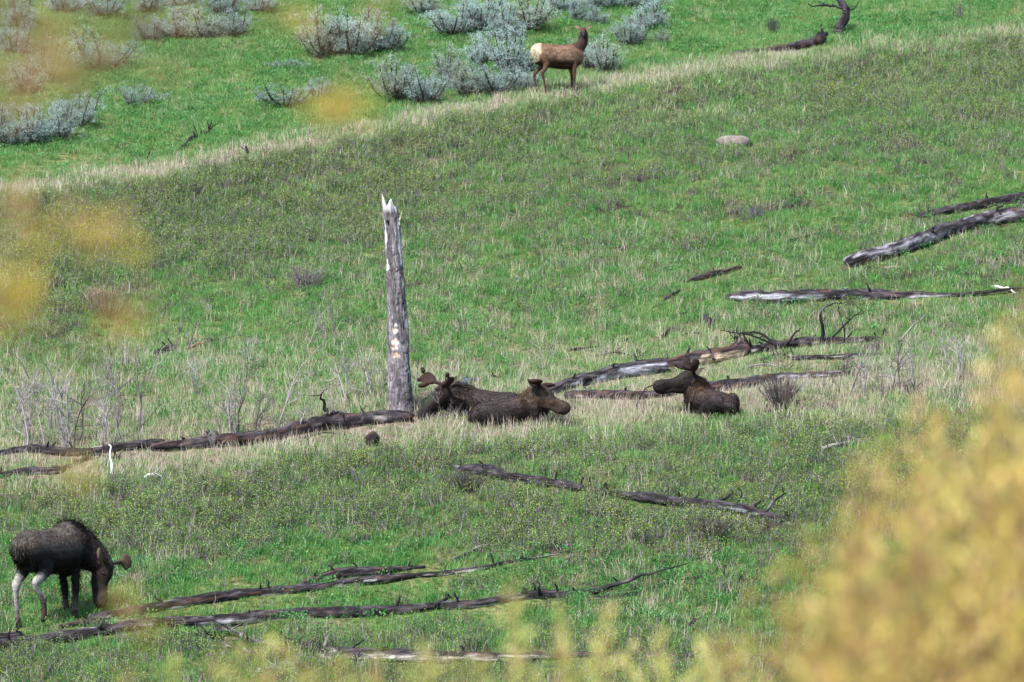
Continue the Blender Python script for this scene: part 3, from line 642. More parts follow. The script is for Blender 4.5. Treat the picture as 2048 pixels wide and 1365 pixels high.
# ---- the cow elk on the ridge line
def elk():
    loc = base_at(1118, 188); root = root_empty('elk', loc, R(22)); tag(root, 'brown cow elk with cream rump standing before the sagebrush', 'elk')
    g = gzf(root); b = Beast()
    b.loft('torso', [(x, 0, z, a, c) for x, z, a, c in [(-.77, 1.04, .10, .16), (-.70, 1.05, .19, .26), (-.52, 1.05, .24, .31), (-.2, 1.01, .255, .32), (.12, 1.0, .26, .335), (.38, 1.03, .23, .33), (.54, 1.03, .18, .28), (.66, 1.03, .12, .17)]], n=20)
    for s in (-1, 1):
        dx = .02*s; gz = g(.42+dx, s*.12)
        b.loft('front', [(x, s*y, z, a, c) for x, y, z, a, c in [(.42, .11, 1.12, .08, .15), (.40, .14, .92, .07, .11), (.40, .14, .74, .048, .065), (.41+dx, .13, .46, .036, .042), (.41+dx, .13, .25, .024, .028), (.40+dx, .13, gz+.1, .028, .03), (.42+dx, .13, gz+.04, .032, .042), (.43+dx, .13, gz, .034, .045)]], (1, 0, 0), 12, 3)
        dx = .16 if s < 0 else -.04; gz = g(-.58+dx, s*.13)
        b.loft('leg', [(x, s*y, z, a, c) for x, y, z, a, c in [(-.48, .10, 1.10, .10, .19), (-.47, .14, .92, .085, .15), (-.43, .14, .80, .065, .1), (-.54+dx*.4, .14, .64, .042, .06), (-.64+dx*.6, .13, .52, .035, .05), (-.62+dx*.8, .13, .33, .026, .03), (-.60+dx, .13, gz+.11, .028, .03), (-.57+dx, .13, gz+.04, .032, .042), (-.55+dx, .13, gz, .034, .045)]], (1, 0, 0), 12, 3)
    poll = Vector((.70, -.02, 1.74))
    b.loft('neck', [(.45, 0, 1.14, .14, .24), (.60, 0, 1.30, .115, .17), (.70, -.01, 1.46, .105, .14), (.72, -.02, 1.62, .095, .12), (.70, -.02, 1.72, .085, .1)], (-1, 0, .4), 14)
    hd = loc_dir(root, (.02, -.93, -.36)); up = loc_dir(root, (0, -.3, .95)); M = frame(hd, up)
    def T(x, y, z): return poll + M @ Vector((x, y, z))
    b.loft('face', [(*T(x, 0, z), a, c) for x, z, a, c in [(-.05, .02, .06, .07), (.06, .03, .078, .085), (.16, .02, .07, .078), (.28, 0, .048, .058), (.38, -.005, .042, .048), (.44, -.02, .03, .03)]], M @ Vector((0, 0, 1)), 12, 3)
    b.loft('jaw', [(*T(x, 0, z), a, c) for x, z, a, c in [(.08, -.06, .05, .045), (.25, -.065, .032, .03), (.38, -.055, .022, .02)]], M @ Vector((0, 0, 1)), 10, 3)
    b.loft('rump', [(-.78, 0, 1.16, .035, .03), (-.80, 0, 1.04, .02, .02)], (1, 0, 0), 8, 2)
    tan = (.40, .225, .145)
    def torso(P, N, t):
        c = mixc((.36, .20, .13), tan, np.clip((P[:, 2]-.85)/.3, 0, 1))
        sp = np.clip(fbm(P[:, 0]*10, P[:, 1]*10, P[:, 2]*16, 91, 2)*2.2+.5, 0, 1)*np.clip((P[:, 0]+.35)/.2, 0, 1)*np.clip((.38-P[:, 0])/.1, 0, 1)
        c = c*(1-.4*sp[:, None]) + np.array((.45, .31, .22))*.4*sp[:, None]
        lw = np.clip((.93-P[:, 2])/.1, 0, 1); c = c*(1-lw[:, None]) + np.array((.07, .035, .022))*lw[:, None]
        bk = np.clip(N[:, 2]*2-1.2, 0, 1)[:, None]; c = c*(1-bk) + np.array((.20, .085, .045))*bk
        r_ = np.clip((-.575 - P[:, 0] + .09*np.clip(P[:, 2]-1.15, 0, .2) - .35*np.clip(1.05-P[:, 2], 0, .4) - .05*fbm(P[:, 1]*6, P[:, 2]*6, 0*P[:, 0], 8, 2))/.05, 0, 1)*np.clip((P[:, 2]-.72)/.06, 0, 1); r_ = r_[:, None]
        return c*(1-r_) + np.array((.9, .74, .52))*r_
    def leg(P, N, t):
        c = mixc((.26, .14, .085), (.13, .06, .045), np.clip((t-.25)/.25, 0, 1)); r_ = (np.clip((-.585-P[:, 0])/.03, 0, 1)*np.clip((P[:, 2]-.70)/.08, 0, 1))[:, None]
        return c*(1-r_) + np.array((.66, .52, .34))*r_
    spec = {'torso': torso, 'leg': leg, 'front': lambda P, N, t: mixc((.26, .13, .075), (.12, .055, .04), np.clip((t-.2)/.25, 0, 1)), 'rump': lambda P, N, t: mixc((.5, .36, .2), (.5, .36, .2), t),
            'neck': lambda P, N, t: mixc((.15, .07, .045), (.055, .03, .027), np.clip(t/.5, 0, 1)), 'face': lambda P, N, t: mixc((.16, .07, .045), (.035, .025, .03), np.clip((t-.4)/.3, 0, 1)), 'jaw': lambda P, N, t: mixc((.07, .04, .03), (.7, .6, .45), np.clip((t-.55)/.1, 0, 1))}
    finish_beast(b, root, 'elk_body', spec, fur_n=5000, fur_len=.035, seed=21, fur_gain=1.15)
    eyes(root, T, .13, .068, .04, .014)
    mb = MB(); mb.tube([T(.42, -.02, -.012), T(.465, 0, -.015), T(.42, .02, -.012)], [.016, .024, .016], 8, (.01, .01, .012)); mb.build('nose', M_EYE, root)
    def Te(x, y, z): return poll + M @ (Vector((x, y, z))*.62)
    for s in (-1, 1): ear(root, Te, M, s, .2, .9, col=(.10, .05, .035), inner=(.28, .2, .15), up=.55, back=-.1)

# ------------------------------------------------------------------ fallen timber
CHAR = (.013, .010, .013); BARKG = (.085, .072, .072); PALE = (.52, .49, .47); RUST = (.11, .055, .04); CREAM = (.62, .47, .33)
def log_mesh(P, Rr, seed, pale=.4, rust=.1, palec=PALE, low=True, n=16, step=.05, ragged=.18, calm=.75, dark=CHAR, gray=(.075, .062, .07)):
    """a trunk with split, furrowed sides; bare pale wood shows in long patches where the bark has gone"""
    P = np.array([tuple(p) for p in P]); Q = catmull(np.column_stack([P, Rr]), 12)
    L = np.concatenate([[0], np.cumsum(np.linalg.norm(np.diff(Q[:, :3], axis=0), axis=1))])
    m = max(6, min(420, int(L[-1]/step))); s = np.linspace(0, L[-1], m); Q = np.column_stack([np.interp(s, L, Q[:, k]) for k in range(4)])
    V = []; C = []; U = []; Fc = []
    for i in range(m):
        t = Vector(Q[min(i+1, m-1), :3]-Q[max(i-1, 0), :3]).normalized(); a = t.cross(Vector((0, 0, 1)))
        if a.length < .15: a = t.cross(Vector((0, 1, 0)))
        a.normalize(); b = a.cross(t); r = Q[i, 3]
        th = np.arange(n)*2*math.pi/n; cx, sx = np.cos(th), np.sin(th)
        rr = r*(1 + ragged*fbm(cx*1.6, sx*1.6, np.full(n, s[i]*.9), seed, 3) + .10*fbm(cx*4, sx*4, np.full(n, s[i]*.7), seed+9, 2))
        rr = rr + r*(.28*calm*vn(cx*3, sx*3, np.full(n, s[i]*5), seed+61)*np.clip(.04/r*4, .4, 1.2)); rr = rr*(1+.15*calm*vn(np.full(1, s[i]*1.1), np.full(1, seed*3.1))[0] + .12*vn(np.full(1, s[i]*4), np.full(1, seed*5.3))[0])
        if i == 0 or i == m-1: rr = rr*(.7+.3*fbm(cx*2, sx*2, 0*cx, seed+5, 2))
        pn = .9*fbm(cx*.9+seed, sx*.9, np.full(n, s[i]*.8), seed+31, 3) + .75*fbm(cx*4, sx*4, np.full(n, s[i]*3.2), seed+37, 3)
        if low: pn = pn - .35*sx
        wv = np.clip((pn - (.55-pale))*5, 0, 1); gk = np.clip(fbm(cx*3.5, sx*3.5, np.full(n, s[i]*4), seed+41, 3)*2.6+.22, 0, 1)
        rk = np.clip((fbm(cx*2.5, sx*2.5, np.full(n, s[i]*2.6), seed+51, 3) - (.5-rust))*5, 0, 1)
        rr = rr*(1-.05*wv)
        wz = vn(np.full(1, s[i]*1.7), np.full(1, seed*1.3))[0]; wz2 = vn(np.full(1, s[i]*.9), np.full(1, seed*2.3))[0]
        for k in range(n):
            p = Vector(Q[i, :3]) + (a*cx[k] + b*sx[k])*rr[k]; p = p + b*(.10*r*wz) + a*(.10*r*wz2); V.append(p); U.append((cx[k]*r, sx[k]*r, s[i]))
            c = np.array(dark)*(1-gk[k]) + np.array(gray)*gk[k]; c = c*(1-rk[k]*.8) + np.array(RUST)*rk[k]*.8
            c = c*(1-wv[k]) + np.array(palec)*wv[k]; C.append(c)
    for i in range(m-1):
        for k in range(n): k2 = (k+1) % n; Fc.append((i*n+k, i*n+k2, (i+1)*n+k2, (i+1)*n+k))
    for e, o_ in ((0, -1), (m-1, 1)):
        cpt = Vector(Q[e, :3]); V.append(cpt + Vector(Q[e, :3]-Q[e-o_, :3])*.3); U.append((0, 0, s[e])); C.append(np.array(dark)*1.2); ci = len(V)-1
        for k in range(n):
            k2 = (k+1) % n; Fc.append((ci, e*n+k2, e*n+k) if o_ < 0 else (ci, e*n+k, e*n+k2))
    return V, Fc, C, U
def branch_mesh(P, r0, r1, seed, pale=.3, palec=(.20, .175, .185), base=CHAR, twigs=0):
    r = random.Random(seed); mb = MB(); P = catmull([tuple(p) for p in P], 4)
    P = [Vector(p) + Vector((r.gauss(0, r0*.3), r.gauss(0, r0*.3), r.gauss(0, r0*.3))) for p in P]; m = len(P)
    V0 = len(mb.V); mb.tube(P, [r0+(r1-r0)*i/(m-1) for i in range(m)], 6, base)
    for q in range(twigs):
        i = r.randrange(m//3, m); p = P[i]; d = Vector((r.gauss(0, 1), r.gauss(0, .6), abs(r.gauss(0, 1)))).normalized(); l = r.uniform(.12, .4)
        mb.tube([p, p+d*l*.5+Vector((r.gauss(0, .03), 0, r.gauss(0, .03))), p+d*l], [r1*.8+.003, r1*.6+.002, .002], 4, base)
    c2 = []
    for i, v in enumerate(mb.V):
        f = max(0, min(1, (float(vn(np.array([v[0]*4]), np.array([v[2]*6]), 0, seed)[0])*1.0 + pale*1.6 - .45)*1.6)); c2.append(tuple(np.array(base)*(1-f)+np.array(palec)*f))
    mb.C = c2; return mb
def px_line(pts, dz=.66):
    """points seen on the hillside (u, v = centre line, radius in metres) laid on the ground, partly sunk"""
    out = []; rr = []
    for u, v, r in pts:
        g = gnd(u, v + r*ppm(85)*.7); out.append(Vector((g.x, g.y, g.z + r*dz))); rr.append(r)
    return out, rr
def fallen_log(name, label, pts, group=None, cat='log', seed=1, branches=(), knots=3, **kw):
    pts = [(u, v, r*.80) for u, v, r in pts]; P, Rr = px_line(pts); c = sum(P, Vector())/len(P); root = bpy.data.objects.new(name, None); COL.objects.link(root); root.location = c; root.empty_display_size = .2
    tag(root, label, cat, group)
    V, Fc, C, U = log_mesh([p-c for p in P], Rr, seed, **kw); link('trunk', mesh('log_trunk', V, Fc, [M_WOOD], True, C, U), root)
    r = random.Random(seed)
    for pl in branches:
        # (u0, v0), (u1, v1)... rising from the log, kept at the depth where it leaves the log, with a lean of its own
        pts_, r0, tw = pl[0], pl[1], pl[2]; g = gnd(pts_[0][0], pts_[0][1]+.1*ppm(85)); y0 = g.y; k = r.uniform(-.25, .25)
        q = [at(a, b_, y0 + k*i) for i, (a, b_) in enumerate(pts_)]
        branch_mesh([p-c for p in q], r0, .008, seed+int(pts_[0][0]), pl[3] if len(pl) > 3 else .1, twigs=tw).build('branch', M_TWIG, root)
    for q in range(knots):
        i = r.randrange(0, len(P)-1); t = r.random(); p = P[i].lerp(P[i+1], t)-c; rad = Rr[i]*(1-t)+Rr[i+1]*t; d = Vector((r.gauss(0, .5), -abs(r.gauss(0, .3)), 1)).normalized()
        branch_mesh([p, p+d*(rad+.04), p+d*(rad+r.uniform(.08, .2))+Vector((r.gauss(0, .04), 0, 0))], max(.02, rad*.35), .012, seed*7+q, .1).build('knot_stub', M_TWIG, root)
    for x in P: pass
    SHLOG.append((P, Rr)); return root
SHLOG = []
def stick(name, label, pts, r0, group=None, cat='branch', seed=1, pale=.2, palec=(.24, .215, .22), twigs=3, base=CHAR, up=0.0):
    g0 = gnd(*pts[0]); q = []
    for i, (u, v) in enumerate(pts):
        if up: q.append(at(u, v, g0.y + .02*i))
        else: g = gnd(u, v); q.append(Vector((g.x, g.y, g.z + r0*.8 + .05*(i % 2))))
    o = branch_mesh([p-g0 for p in q], r0, r0*.35, seed, pale, palec, base, twigs).build(name, M_TWIG, None, True, g0)
    tag(o, label, cat, group); return o
G1 = 'fallen burnt logs lying on the hillside'
def timber():
    fallen_log('fallen_log', 'thick grey fallen trunk slanting up to the right edge', [(1690, 524, .20), (1800, 494, .23), (1890, 462, .24), (1980, 436, .25), (2070, 428, .24), (2140, 424, .22)], G1, seed=3, calm=.2, pale=.50, low=False, palec=(.24, .23, .26), knots=2, n=20)
    fallen_log('fallen_log', 'dark broken log lying behind the upper end of the thick trunk', [(1835, 432, .08), (1900, 420, .14), (1990, 402, .16), (2080, 392, .16)], G1, seed=4, pale=.25, knots=2)
    fallen_log('fallen_log', 'silvery white log with blunt left end, tapering right', [(1458, 594, .10), (1490, 594, .20), (1560, 595, .22), (1640, 592, .19), (1720, 590, .17), (1820, 591, .12), (1910, 590, .06), (2050, 576, .04)], G1, seed=5, pale=.40, palec=(.36, .355, .39), knots=1, n=20)
    stick('white_stick', 'short bleached white stick near the right edge', [(1984, 577), (2008, 583), (2032, 590)], .04, cat='stick', pale=1.5, palec=(.75, .7, .65), twigs=0)
    fallen_log('fallen_log', 'long dark log with root stub left of the standing trunk', [(300, 896, .10), (430, 884, .17), (540, 872, .18), (640, 848, .20), (740, 836, .20), (822, 833, .16)], G1, seed=7, pale=.08, rust=.3, knots=5,
               branches=[([(655, 845), (650, 815), (642, 790), (655, 775)], .05, 3, .3), ([(655, 840), (672, 822), (690, 835)], .06, 0, .4), ([(730, 830), (720, 812)], .03, 1)])
    fallen_log('fallen_log', 'thin dark log running out to the left edge', [(-30, 914, .07), (60, 898, .11), (160, 906, .10), (250, 893, .12), (330, 888, .10)], G1, seed=8, pale=.3, knots=3)
    fallen_log('fallen_log', 'low dark log at the left edge under the thin one', [(-30, 958, .07), (50, 944, .10), (110, 942, .09), (140, 932, .05), (182, 915, .03)], G1, seed=9, pale=.02, knots=2)
    fallen_log('fallen_log', 'grey white trunk rising right behind the middle moose', [(940, 808, .09), (1060, 790, .10), (1140, 768, .14), (1200, 752, .19), (1270, 738, .22), (1335, 733, .18)], G1, seed=10, pale=.34, palec=(.36, .36, .42), knots=4, n=20)
    fallen_log('fallen_log', 'cream coloured splintered trunk behind the right hand moose', [(1325, 728, .10), (1370, 722, .17), (1430, 712, .19), (1480, 702, .17), (1505, 700, .08)], G1, seed=11, pale=.42, palec=CREAM, rust=.4, knots=2,
               branches=[([(1430, 722), (1422, 705), (1412, 692)], .035, 0, .1), ([(1335, 722), (1333, 705)], .04, 0), ([(1385, 712), (1390, 700)], .05, 0)])
    fallen_log('root_plate', 'knotty charred root mass between the cream trunk and branches', [(1462, 700, .12), (1480, 690, .19), (1500, 700, .15)], None, cat='root', seed=12, pale=.25, rust=.5, knots=6, ragged=.5)
    fallen_log('fallen_tree', 'dark fallen tree top with many upward bent branches', [(1500, 702, .10), (1570, 690, .13), (1640, 684, .13), (1700, 682, .10), (1765, 676, .06)], G1, seed=13, pale=.05, rust=.3, knots=5,
               branches=[([(1645, 684), (1646, 660), (1642, 630), (1652, 614), (1680, 606)], .05, 8, .25), ([(1650, 690), (1700, 640), (1724, 622)], .028, 6), ([(1600, 688), (1560, 686), (1520, 668), (1480, 668), (1464, 684)], .045, 8),
                         ([(1570, 690), (1590, 668), (1602, 655)], .035, 1), ([(1560, 694), (1500, 672), (1440, 662)], .03, 8), ([(1690, 684), (1686, 650), (1676, 620)], .02, 2)])
    stick('bare_branch', 'long thin grey branch leaning right, tip highest', [(1795, 690), (1820, 658), (1856, 628)], .03, seed=14, twigs=1, up=1)
    stick('bare_branch', 'short branch stub leaning behind the left head', [(918, 776), (950, 768), (995, 757)], .06, seed=15, pale=.5, palec=(.4, .4, .45), twigs=3)
    fallen_log('fallen_log', 'dark brown log passing behind the muzzle of the right moose', [(1130, 792, .11), (1210, 790, .13), (1300, 790, .11), (1350, 786, .07)], G1, seed=16, pale=.22, rust=.4, palec=(.4, .34, .32), knots=2)
    fallen_log('fallen_log', 'grey log running right from behind the right moose', [(1400, 772, .11), (1470, 770, .16), (1540, 758, .15), (1610, 752, .10), (1700, 748, .07)], G1, seed=17, pale=.35, rust=.3, palec=(.4, .4, .43), knots=2)
    fallen_log('fallen_log', 'short dark plank like log between the branches and twiggy thicket', [(1580, 718, .07), (1660, 714, .08), (1760, 709, .05)], G1, seed=18, pale=.1, knots=1)
    fallen_log('fallen_tree', 'dark log half sunk in shrubs below the middle moose', [(905, 944, .06), (960, 940, .15), (1020, 955, .14), (1090, 966, .13), (1150, 976, .10), (1215, 986, .06)], G1, seed=20, pale=.1, knots=6,
               branches=[([(945, 940), (915, 936), (890, 928), (876, 936)], .045, 2, .6)])
    fallen_log('fallen_tree', 'dark fallen trunk with clawlike branches in the lower right shrubs', [(1160, 976, .05), (1290, 998, .12), (1380, 1008, .13), (1460, 1016, .15), (1530, 1032, .12), (1590, 1050, .07)], G1, seed=21, pale=.12, palec=(.25, .26, .3), knots=5,
               branches=[([(1530, 1028), (1545, 1005), (1572, 985)], .045, 3), ([(1540, 1000), (1552, 970), (1560, 938)], .022, 1), ([(1430, 1010), (1450, 996), (1468, 990)], .045, 1), ([(1470, 1010), (1485, 990), (1475, 976)], .018, 2),
                         ([(1500, 1026), (1490, 1050), (1480, 1070)], .03, 2, .4), ([(1560, 1040), (1600, 1052), (1620, 1048)], .03, 3)])
    stick('dead_branch', 'pale grey forked branch lying in grass at the lower right', [(1640, 906), (1680, 896), (1730, 888)], .05, seed=22, pale=.7, palec=(.36, .32, .30), twigs=4, base=(.15, .12, .11))
    stick('dead_branch', 'pale grey stick crossing above the forked branch', [(1680, 878), (1710, 888), (1740, 893)], .045, seed=23, pale=.7, palec=(.36, .32, .30), twigs=1, base=(.15, .12, .11))
    fallen_log('fallen_log', 'longest log at the lower left, white patches, ending in branches', [(-30, 1302, .14), (60, 1285, .14), (160, 1272, .14), (300, 1250, .13), (420, 1244, .14), (520, 1236, .14), (640, 1228, .13), (760, 1224, .13), (870, 1214, .10), (960, 1208, .10), (1060, 1192, .10), (1140, 1190, .10), (1200, 1182, .09), (1240, 1170, .05)], G1, seed=25, pale=.26, palec=(.40, .38, .40), knots=12, n=16,
               branches=[([(1180, 1186), (1240, 1166), (1300, 1148), (1384, 1124)], .05, 3), ([(870, 1212), (890, 1200), (893, 1190), (905, 1196)], .05, 0), ([(915, 1208), (918, 1192)], .04, 0), ([(1080, 1190), (1078, 1172), (1072, 1160)], .04, 2)])
    fallen_log('fallen_log', 'side limb of pale and dark wood right of the longest log', [(1190, 1196, .04), (1260, 1190, .05), (1310, 1176, .04), (1354, 1156, .03)], G1, seed=26, pale=.4, knots=2)
    stick('dead_branch', 'thin forked twig at the right end of the side limb', [(1350, 1164), (1400, 1162), (1425, 1150), (1440, 1132)], .03, seed=27, twigs=4)
    stick('dead_branch', 'small leaning branch above the longest log', [(1118, 1142), (1132, 1128), (1145, 1116)], .02, seed=28, twigs=1, up=1)
    fallen_log('fallen_log', 'dark log starting under the muzzle of the grazing moose', [(176, 1236, .08), (240, 1228, .12), (320, 1214, .13), (420, 1198, .12), (520, 1186, .10), (620, 1178, .10), (720, 1164, .10), (830, 1152, .07)], G1, seed=29, pale=.18, rust=.25, knots=7)
    fallen_log('fallen_log', 'broken stub end lying below the grazing moose head', [(118, 1254, .04), (170, 1247, .07), (230, 1242, .08), (290, 1236, .05)], G1, seed=30, pale=.2, rust=.35, knots=1)
    fallen_log('fallen_log', 'splintered upper log with cream break in the lower middle', [(600, 1168, .06), (660, 1152, .11), (710, 1146, .12), (780, 1142, .09), (850, 1134, .04)], G1, seed=31, pale=.22, rust=.35, palec=CREAM, knots=4)
    fallen_log('fallen_log', 'thin dark limb reaching up right past the splintered log', [(820, 1152, .05), (890, 1148, .06), (960, 1138, .06), (1010, 1126, .04), (1080, 1114, .04), (1140, 1104, .02)], G1, seed=32, pale=.05, knots=4)
    stick('bare_branch', 'dark upright forked branch above the thin limb', [(905, 1122), (960, 1104), (1015, 1088), (1032, 1080), (1044, 1062)], .035, seed=33, twigs=4)
    stick('bare_branch', 'dark twiggy branch right of the upright forked one', [(1030, 1084), (1060, 1080), (1110, 1075)], .03, seed=34, twigs=4)
    fallen_log('fallen_log', 'short dark log end at the lower left edge', [(-20, 1276, .08), (10, 1274, .09), (44, 1268, .06)], G1, seed=35, pale=.1, knots=1)
    fallen_log('fallen_log', 'grey log along the bottom with upright stub at its left end', [(640, 1308, .12), (700, 1310, .15), (800, 1314, .14), (900, 1318, .13), (1000, 1316, .11), (1120, 1314, .09), (1300, 1312, .08), (1450, 1316, .07), (1620, 1322, .05)], G1, seed=36, pale=.42, palec=(.42, .36, .33), rust=.3, knots=4,
               branches=[([(652, 1306), (650, 1285), (654, 1264)], .06, 0, .9)])
    fallen_log('dead_branches', 'tangle of dark dead limbs below the longest log', [(400, 1268, .04), (440, 1284, .05), (480, 1300, .04)], None, cat='branches', seed=37, pale=.3, palec=(.4, .38, .4), knots=2,
               branches=[([(500, 1282), (560, 1286), (600, 1300), (640, 1330)], .06, 5, .2), ([(480, 1300), (540, 1320), (590, 1345)], .05, 4, .3), ([(560, 1286), (540, 1310), (560, 1340)], .04, 4, .5)])
    fallen_log('fallen_log', 'charred log ending in a raised reddish stump near the top', [(1458, 110, .05), (1500, 102, .10), (1560, 96, .14), (1610, 86, .17), (1634, 78, .24), (1648, 76, .26)], G1, seed=38, pale=.08, rust=.3, knots=2, palec=(.35, .28, .24),
               branches=[([(1640, 76), (1645, 66), (1644, 58)], .12, 0, .1)])
    # black burnt stump near the top edge
    p0 = gnd(1681, 72); r = root_empty('burnt_snag', p0); tag(r, 'black charred leaning snag at the top edge with a bent side branch', 'dead tree')
    q = [at(u, v, p0.y) - p0 for u, v in [(1681, 74), (1678, 58), (1688, 40), (1692, 22), (1684, 6), (1672, -14)]]
    V, Fc, C, U = log_mesh(q, [.17, .15, .12, .11, .10, .09], 41, pale=-.1, rust=.05); link('trunk', mesh('snag_trunk', V, Fc, [M_WOOD], True, C, U), r)
    branch_mesh([at(u, v, p0.y)-p0 for u, v in [(1688, 16), (1660, 12), (1635, 12), (1616, 10)]], .045, .015, 42, -.1, twigs=4).build('branch', M_TWIG, r)
    branch_mesh([at(u, v, p0.y)-p0 for u, v in [(1692, 22), (1704, 20), (1716, 8)]], .03, .012, 43, -.1, twigs=2).build('branch', M_TWIG, r)
    stick('bare_branch', 'thin dark stick with pale break above the thick grey trunk', [(1572, 490), (1612, 480), (1652, 469)], .045, seed=44, twigs=1, pale=-.1)
    fallen_log('rotten_log', 'crumbling reddish log in the grass right of centre', [(1370, 564, .05), (1410, 552, .10), (1450, 542, .10), (1482, 534, .05)], None, seed=45, pale=-.1, rust=.6, knots=1)
    fallen_log('rotten_log', 'small reddish rotten chunk left of the crumbling log', [(1325, 600, .04), (1340, 590, .07), (1360, 580, .05)], None, seed=46, pale=-.1, rust=.55, knots=0)
    stick('bare_branch', 'black crooked branches in the grass at the upper left', [(362, 301), (385, 285), (400, 272), (420, 270)], .06, seed=47, twigs=9, pale=-.3)
    stick('bare_branch', 'small dark twig standing left of the crooked black branches', [(293, 322), (297, 310), (300, 299)], .03, seed=48, twigs=2, up=1, pale=-.1)
    stick('bare_branch', 'dark upright stub in the dry grass strip at the left', [(492, 312), (494, 302), (493, 293)], .06, seed=49, twigs=1, up=1, pale=-.1)
    fallen_log('fallen_log', 'short grey black log behind the sapling stems at the left', [(308, 708, .06), (328, 700, .10), (350, 692, .07)], G1, seed=50, pale=.3, knots=2)
    stick('bare_branch', 'long thin reddish stick right of the short grey log', [(372, 700), (420, 688), (468, 677)], .03, seed=51, twigs=1, pale=.4, palec=(.4, .2, .12))
    fallen_log('cut_stump', 'round dark stump half hidden in dry grass below the trunk', [(735, 884, .14), (745, 880, .19), (752, 880, .17)], None, cat='stump', seed=52, pale=-.2, rust=.3, knots=0)
    stick('dead_stub', 'thick blue grey broken stub leaning left above the logs', [(1425, 655), (1416, 642), (1408, 630)], .09, cat='stump', seed=53, twigs=0, pale=.4, up=1, palec=(.22, .22, .27))
    stick('bare_branch', 'short dark limb beside the blue grey stub', [(1354, 630), (1375, 632), (1395, 630)], .03, seed=54, twigs=2)
    stick('bare_branch', 'crooked dark branch arching in the grass above the middle logs', [(1322, 677), (1345, 664), (1366, 672), (1400, 672)], .04, seed=55, twigs=3, pale=0)
    stick('bare_branch', 'thin twisted branch left of the arching one', [(1140, 700), (1180, 702), (1225, 692), (1255, 686)], .03, seed=56, twigs=5, pale=0)
    stick('bare_branch', 'thin dark branch curving up in front of the right moose muzzle', [(1270, 818), (1282, 790), (1300, 772), (1330, 764)], .022, seed=57, twigs=2, up=1, pale=0)
    stick('dead_branch', 'small dark twig in the low shrubs right of the left stake', [(496, 978), (498, 960), (504, 948)], .03, seed=58, twigs=3, up=1)
    stick('dead_branch', 'charred limb piece low in the grass right of the limb tips', [(1238, 1208), (1260, 1226), (1290, 1250)], .04, seed=59, twigs=4)
    stick('dead_branch', 'dark stub standing in the grass left of the yellow bush', [(1376, 1262), (1384, 1250), (1388, 1240)], .06, seed=60, twigs=2, up=1)
    stick('white_stake', 'thin bright white post standing in the grass at the left', [(226, 956), (222, 925), (219, 889)], .032, cat='post', seed=61, twigs=0, up=1, pale=2, palec=(.8, .8, .82))
    stick('white_stick', 'bleached white stick lying right of the white post', [(288, 960), (305, 956), (325, 957)], .035, cat='stick', seed=62, twigs=1, pale=2, palec=(.78, .78, .8))
    stick('white_stick', 'short white chip lying nearest to the white post', [(240, 966), (254, 964)], .03, cat='stick', seed=63, twigs=0, pale=2, palec=(.78, .78, .8))
def litter():
    L = [('dark bent limb below the white patch of the longest log', [(430, 1262), (470, 1276), (500, 1292)], .05), ('grey limb curving down at the bottom left of centre', [(500, 1288), (545, 1300), (585, 1330), (600, 1352)], .055),
         ('dark forked limb left of the upright stub at the bottom', [(560, 1290), (600, 1302), (636, 1318)], .05), ('short dark limb lying under the bottom log', [(640, 1340), (690, 1334), (735, 1338)], .045),
         ('thin dark limb crossing below the longest log, leftmost', [(380, 1272), (410, 1282), (450, 1284)], .035), ('dark limb at the bottom edge under the curved grey limb', [(520, 1344), (560, 1350), (610, 1346)], .045),
         ('thin branch in the straw right of the cream trunk', [(1512, 724), (1560, 716), (1600, 722)], .03), ('thin grey branch right of the right moose', [(1480, 742), (1530, 736), (1575, 742)], .03),
         ('dark branch heap stick by the dark sapling foot at the right', [(1770, 786), (1800, 780), (1832, 788)], .05), ('thin dark branch in the straw left of the cream trunk', [(1180, 716), (1230, 712), (1280, 718)], .028),
         ('thin grey branch in front of the long left log', [(520, 902), (570, 894), (620, 890)], .03),
         ('dark limb lying below the thin dark left edge log', [(150, 926), (200, 918), (240, 922)], .04), ('thin limb across the straw left of the round stump', [(600, 880), (650, 874), (700, 876)], .03),
         ('pale limb resting on the long left log', [(560, 868), (600, 858), (640, 860)], .035), ('dark limb right of the side limb of the longest log', [(1400, 1172), (1450, 1168), (1500, 1176)], .03)]
    for i, (lab, pts, r0) in enumerate(L): stick('dead_branch', lab, pts, r0, seed=200+i, twigs=9, pale=.15 if 'pale' not in lab and 'grey' not in lab else .5)
